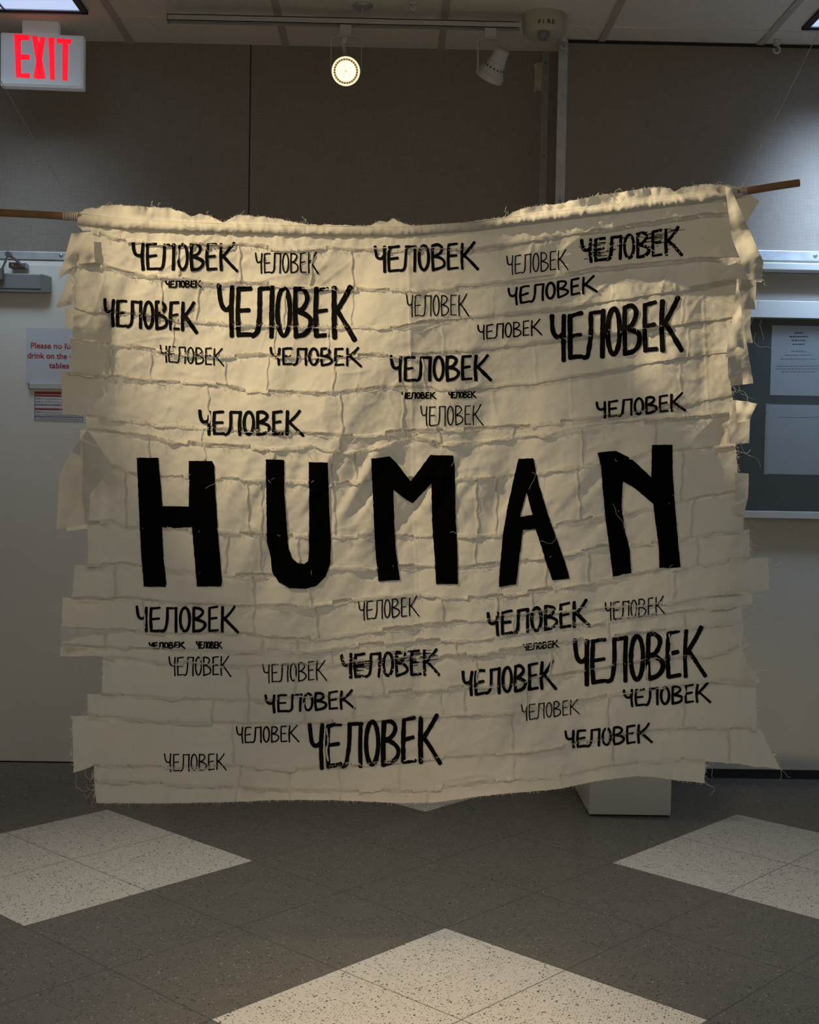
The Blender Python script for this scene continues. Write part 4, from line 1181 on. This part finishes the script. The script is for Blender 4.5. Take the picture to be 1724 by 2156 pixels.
for (xl, xr, tl, bl, tr_, br, w, smear) in WORDS:
    wi += 1
    mb = MB()
    w = w * (0.70 if w > 12 else 0.77 if w > 6 else 0.84)
    ins = w / 2
    def mapw(p):
        fx, fy = p
        ya = (tl + ins) * (1 - fx) + (tr_ + ins) * fx; yb = (bl - ins) * (1 - fx) + (br - ins) * fx
        return (xl + ins + (xr - xl - 2 * ins) * fx, ya + (yb - ya) * fy)
    paths = []
    for si, g in enumerate(GL):
        jit = [(p[0] + random.gauss(0, .0022), p[1] + random.gauss(0, .010)) for p in g]
        if g is O_: jit = g
        paths.append(([mapw(p) for p in jit], w * random.uniform(0.9, 1.08) * (0.86 if si in (3, 4, 5, 7, 14, 15, 16) else 1.0)))
    if smear:
        for _ in range(70):
            fx = random.choice([random.gauss(.13, .05), random.gauss(.72, .09), random.uniform(.1, .95)])
            fy = min(1.0, max(0.02, random.gauss(0.25 if fx > .3 else .5, .2)))
            a = mapw((fx, fy)); ln = random.uniform(6, 20)
            paths.append(([a, (a[0] + ln, a[1] - ln * 0.1)], random.uniform(0.8, 2.2)))
    z_i = 0
    for (pp, ww) in paths:
        z_i += 1
        path = stroke_path(pp, 2.2)
        n = len(path)
        tg = np.gradient(path, axis=0); ln = np.hypot(tg[:, 0], tg[:, 1])[:, None] + 1e-9; tg = tg / ln
        # extend the ends for a squarish brush tip
        path = np.vstack([path[0] - tg[0] * ww * 0.30, path, path[-1] + tg[-1] * ww * 0.30])
        tg = np.vstack([tg[0], tg, tg[-1]])
        n += 2
        nr = np.stack([-tg[:, 1], tg[:, 0]], 1)
        s_ = np.arange(n) * 2.2
        wd_ = ww * (1 + 0.10 * vnoise(s_ / 9.0 + wi * 3.3, z_i * 1.7) + 0.05 * vnoise(s_ / 3.0, z_i + wi))
        wd_[0] *= 0.62; wd_[-1] *= 0.62
        ncr = max(2, int(ww / 3.5) + 1) + 1
        cols = []
        offs = np.linspace(-0.5, 0.5, ncr)
        XY = np.stack([path + nr * (wd_ * o_)[:, None] for o_ in offs], 1)         # n, ncr, 2
        x = XY[..., 0]; y = XY[..., 1]
        row, v = row_phase(x.ravel(), y.ravel())
        h = np.max(np.stack([relief(x.ravel() + a_, y.ravel() + b_) for a_, b_ in ((0, 0), (0, 3), (0, -3), (2.5, 0), (-2.5, 0))], 0), 0)
        over = 0.0042 * np.clip(np.maximum((0.13 - v) / 0.03, (v - 0.90) / 0.03), 0, 1)      # the ink runs over the raised seam
        P = pt_np(x.ravel(), y.ravel(), YC - h - over - 0.0009 - 0.00003 * (z_i % 5))
        vpx = v.reshape(n, ncr)
        fc = []
        for a in range(n - 1):
            for k in range(ncr - 1):
                vm = vpx[a:a + 2, k:k + 2]
                # ink breaks where it crosses a raised seam, and a little dry-brush loss
                if vm.min() < 0.06 and vm.max() > 0.8 and random.random() < 0.35: continue
                if smear and random.random() < 0.06: continue
                q = a * ncr + k
                fc.append((q, q + 1, q + ncr + 1, q + ncr))
        mb.add(P.tolist(), fc)
    mb.build('printed_word', M_PRINT, banner, True)

# loose threads: short fringe at raw edges, longer strands here and there
mb = MB()
def thread(px, py, dx, dy, ln, curl, off, rad=0.00034, n=6):
    pts = []
    x, y = px, py
    ang = math.atan2(dy, dx)
    hgt_ = off
    for k in range(n):
        pts.append(pt(x, y, YC - hgt_))
        x += math.cos(ang) * ln / (n - 1); y += math.sin(ang) * ln / (n - 1)
        ang += random.gauss(0, curl); hgt_ += random.gauss(0.0004, 0.0015)
    mb.tube(pts, rad, 3, 0, False)
def rel1(x, y): return float(relief(np.array([x]), np.array([y]))[0])
for r in range(3, NROW):
    for side in (0, 1):
        x0 = (rows_l, rows_r)[side][r]
        ya = cy(r, np.array([float(x0[0])]))[0]; yb = cy(r + 1, np.array([float(x0[1])]))[0]
        for k in range(int((yb - ya) / 4)):
            f = random.random(); x = x0[0] * (1 - f) + x0[1] * f; y = ya * (1 - f) + yb * f
            if r in (3, 4) and side: pass
            thread(x, y, (-1, 1)[side], random.gauss(0.4, 0.6), random.uniform(3, 9), 0.35, rel1(x, y) + 0.001)
        for k in range(3):
            f = random.random(); x = x0[0] * (1 - f) + x0[1] * f; y = ya * (1 - f) + yb * f
            thread(x, y, (-1, 1)[side] * random.uniform(.2, 1), random.uniform(0.2, 1.0), random.uniform(14, 46), 0.45, rel1(x, y) + 0.001, n=12)
xs = np.arange(203, 1484, 4.2)
yb = cy(len(CURV) - 1, xs); hb = relief(xs, yb - 1)
for x, y, h in zip(xs, yb, hb):
    thread(x, y - 1, random.gauss(0, .5), 1, random.uniform(2, 8), 0.3, h + .0005)
xs = np.arange(164, 1572, 5.5)
yb = cy(0, xs); hb = relief(xs, yb + 1)
for x, y, h in zip(xs, yb, hb):
    thread(x, y + 1, random.gauss(0, .8), -1, random.uniform(2, 7), 0.5, h + .0005)
    if random.random() < 0.06: thread(x, y + 1, random.gauss(0, 1), -1, random.uniform(12, 24), 0.7, h + .0005, n=10)
for i in range(3, len(CURV) - 1):
    xs = np.array([random.uniform(200, 1530) for _ in range(150)])
    yb = cy(i, xs); hb = relief(xs, yb - 1)
    for x, y, h in zip(xs, yb, hb):
        if x > 950 and y < 850 and random.random() < .6: continue
        if in_letter(np.array([x]), np.array([y]))[0] and random.random() < .93: continue
        thread(x, y, random.gauss(0, .8), random.choice([1, 1, -0.6]), random.uniform(3, 9) if random.random() < .85 else random.uniform(9, 18), 0.5, h + 0.0045, rad=0.00036)
for (x, y, ln, dx, dy) in ((1592,600,120,.1,1),(1596,610,90,-.1,1),(1580,650,110,.3,1),(1590,700,60,-.2,1),(1545,815,60,1,.6),(1555,812,50,.4,1),(1560,935,70,.2,1),(1575,1080,40,.2,1),(1436,640,40,.2,1),
                           (1590,1420,40,.2,-1),(1563,1280,80,.4,1),(190,1390,40,-1,.4),(160,1630,60,.2,1),(140,1280,50,-1,.7),(170,905,30,-1,.3),(375,445,45,0,1),(1295,400,60,.05,1),(1425,400,70,-.02,1),
                           (500,470,34,-.1,1),(826,462,50,.1,1),(962,955,30,-.2,1),(1416,1040,50,.4,1),(545,1050,30,.4,.5),(460,985,60,.3,1),(1290,1060,60,.3,1),(1130,985,50,-.5,1),(1170,1130,60,-.1,1)):
    thread(x, y, dx, dy, ln, 0.3, 0.012 + rel1(min(max(x, 200), 1530), y), 0.0003, 16)
o = mb.build('loose_threads', M_THREAD, banner); tag(o, kind='stuff')

# ------------------------------------------------------------------ rod and strings
rod_px = [(-60, 444), (0, 447.5), (80, 451.5), (155, 456.5), (200, 463), (240, 469.5), (300, 473.5), (470, 481), (700, 486), (850, 488), (1000, 477), (1200, 452), (1330, 437), (1480, 417), (1540, 408.5), (1562, 403.8), (1640, 391), (1682, 385)]
rp = [pt(x, y, YC + 0.0005) for x, y in rod_px]
rod = thing('wooden_rod', rp[7], 'thin bowed wooden rod carrying the patched cloth', 'rod')
mb = MB(); mb.tube(rp, 0.0085, 14); o = mb.build('dowel', M_WOOD, rod); smooth_by_angle(o, 50)
mb = MB()
for k in range(7):
    x = 134 + k * 4.6
    mb.tube([pt(x, 454.8 + (x - 134) * .05, rp[3].y), pt(x + 3.6, 455.1 + (x - 134) * .05, rp[3].y)], [0.0098, 0.0104 - 0.0004 * (k % 2)], 14)
tag(mb.build('tape_wrap', M_CLEAR, rod), 'clear tape wound round the left end of the sleeve')
mb = MB()
for k in range(5):
    x = 1556 + k * 3.0
    mb.tube([pt(x, 404 - (x - 1556) * .15, rp[16].y), pt(x + 2.2, 403.7 - (x - 1556) * .15, rp[16].y)], 0.0098, 12)
tag(mb.build('tape_wrap', M_CLEAR, rod), 'string wound round the right end of the sleeve')
rp_l = pt(160, 446, rp[3].y); rp_r = pt(1563, 395, rp[16].y)
def string(a, px_dir, label):
    d = (pt(px_dir[0], px_dir[1], a.y) - a)
    k = (ZC - a.z) / d.z
    m_ = MB(); pts = [a + d * (k * f) for f in (0, .5, 1.0)]
    pts[0] = a
    m_.tube(pts, 0.0007, 6)
    o_ = m_.build('hanging_string', M_STRING, None, loc=a); tag(o_, label, 'string', 'hanging strings')
string(rp_l, (0, 168), 'thin string running from the left end of the rod up past the exit sign')
string(rp_r, (1714, 85), 'thin string running from the right end of the rod up to the ceiling')

for ob in bpy.data.objects:
    if '_org' in ob: del ob['_org']
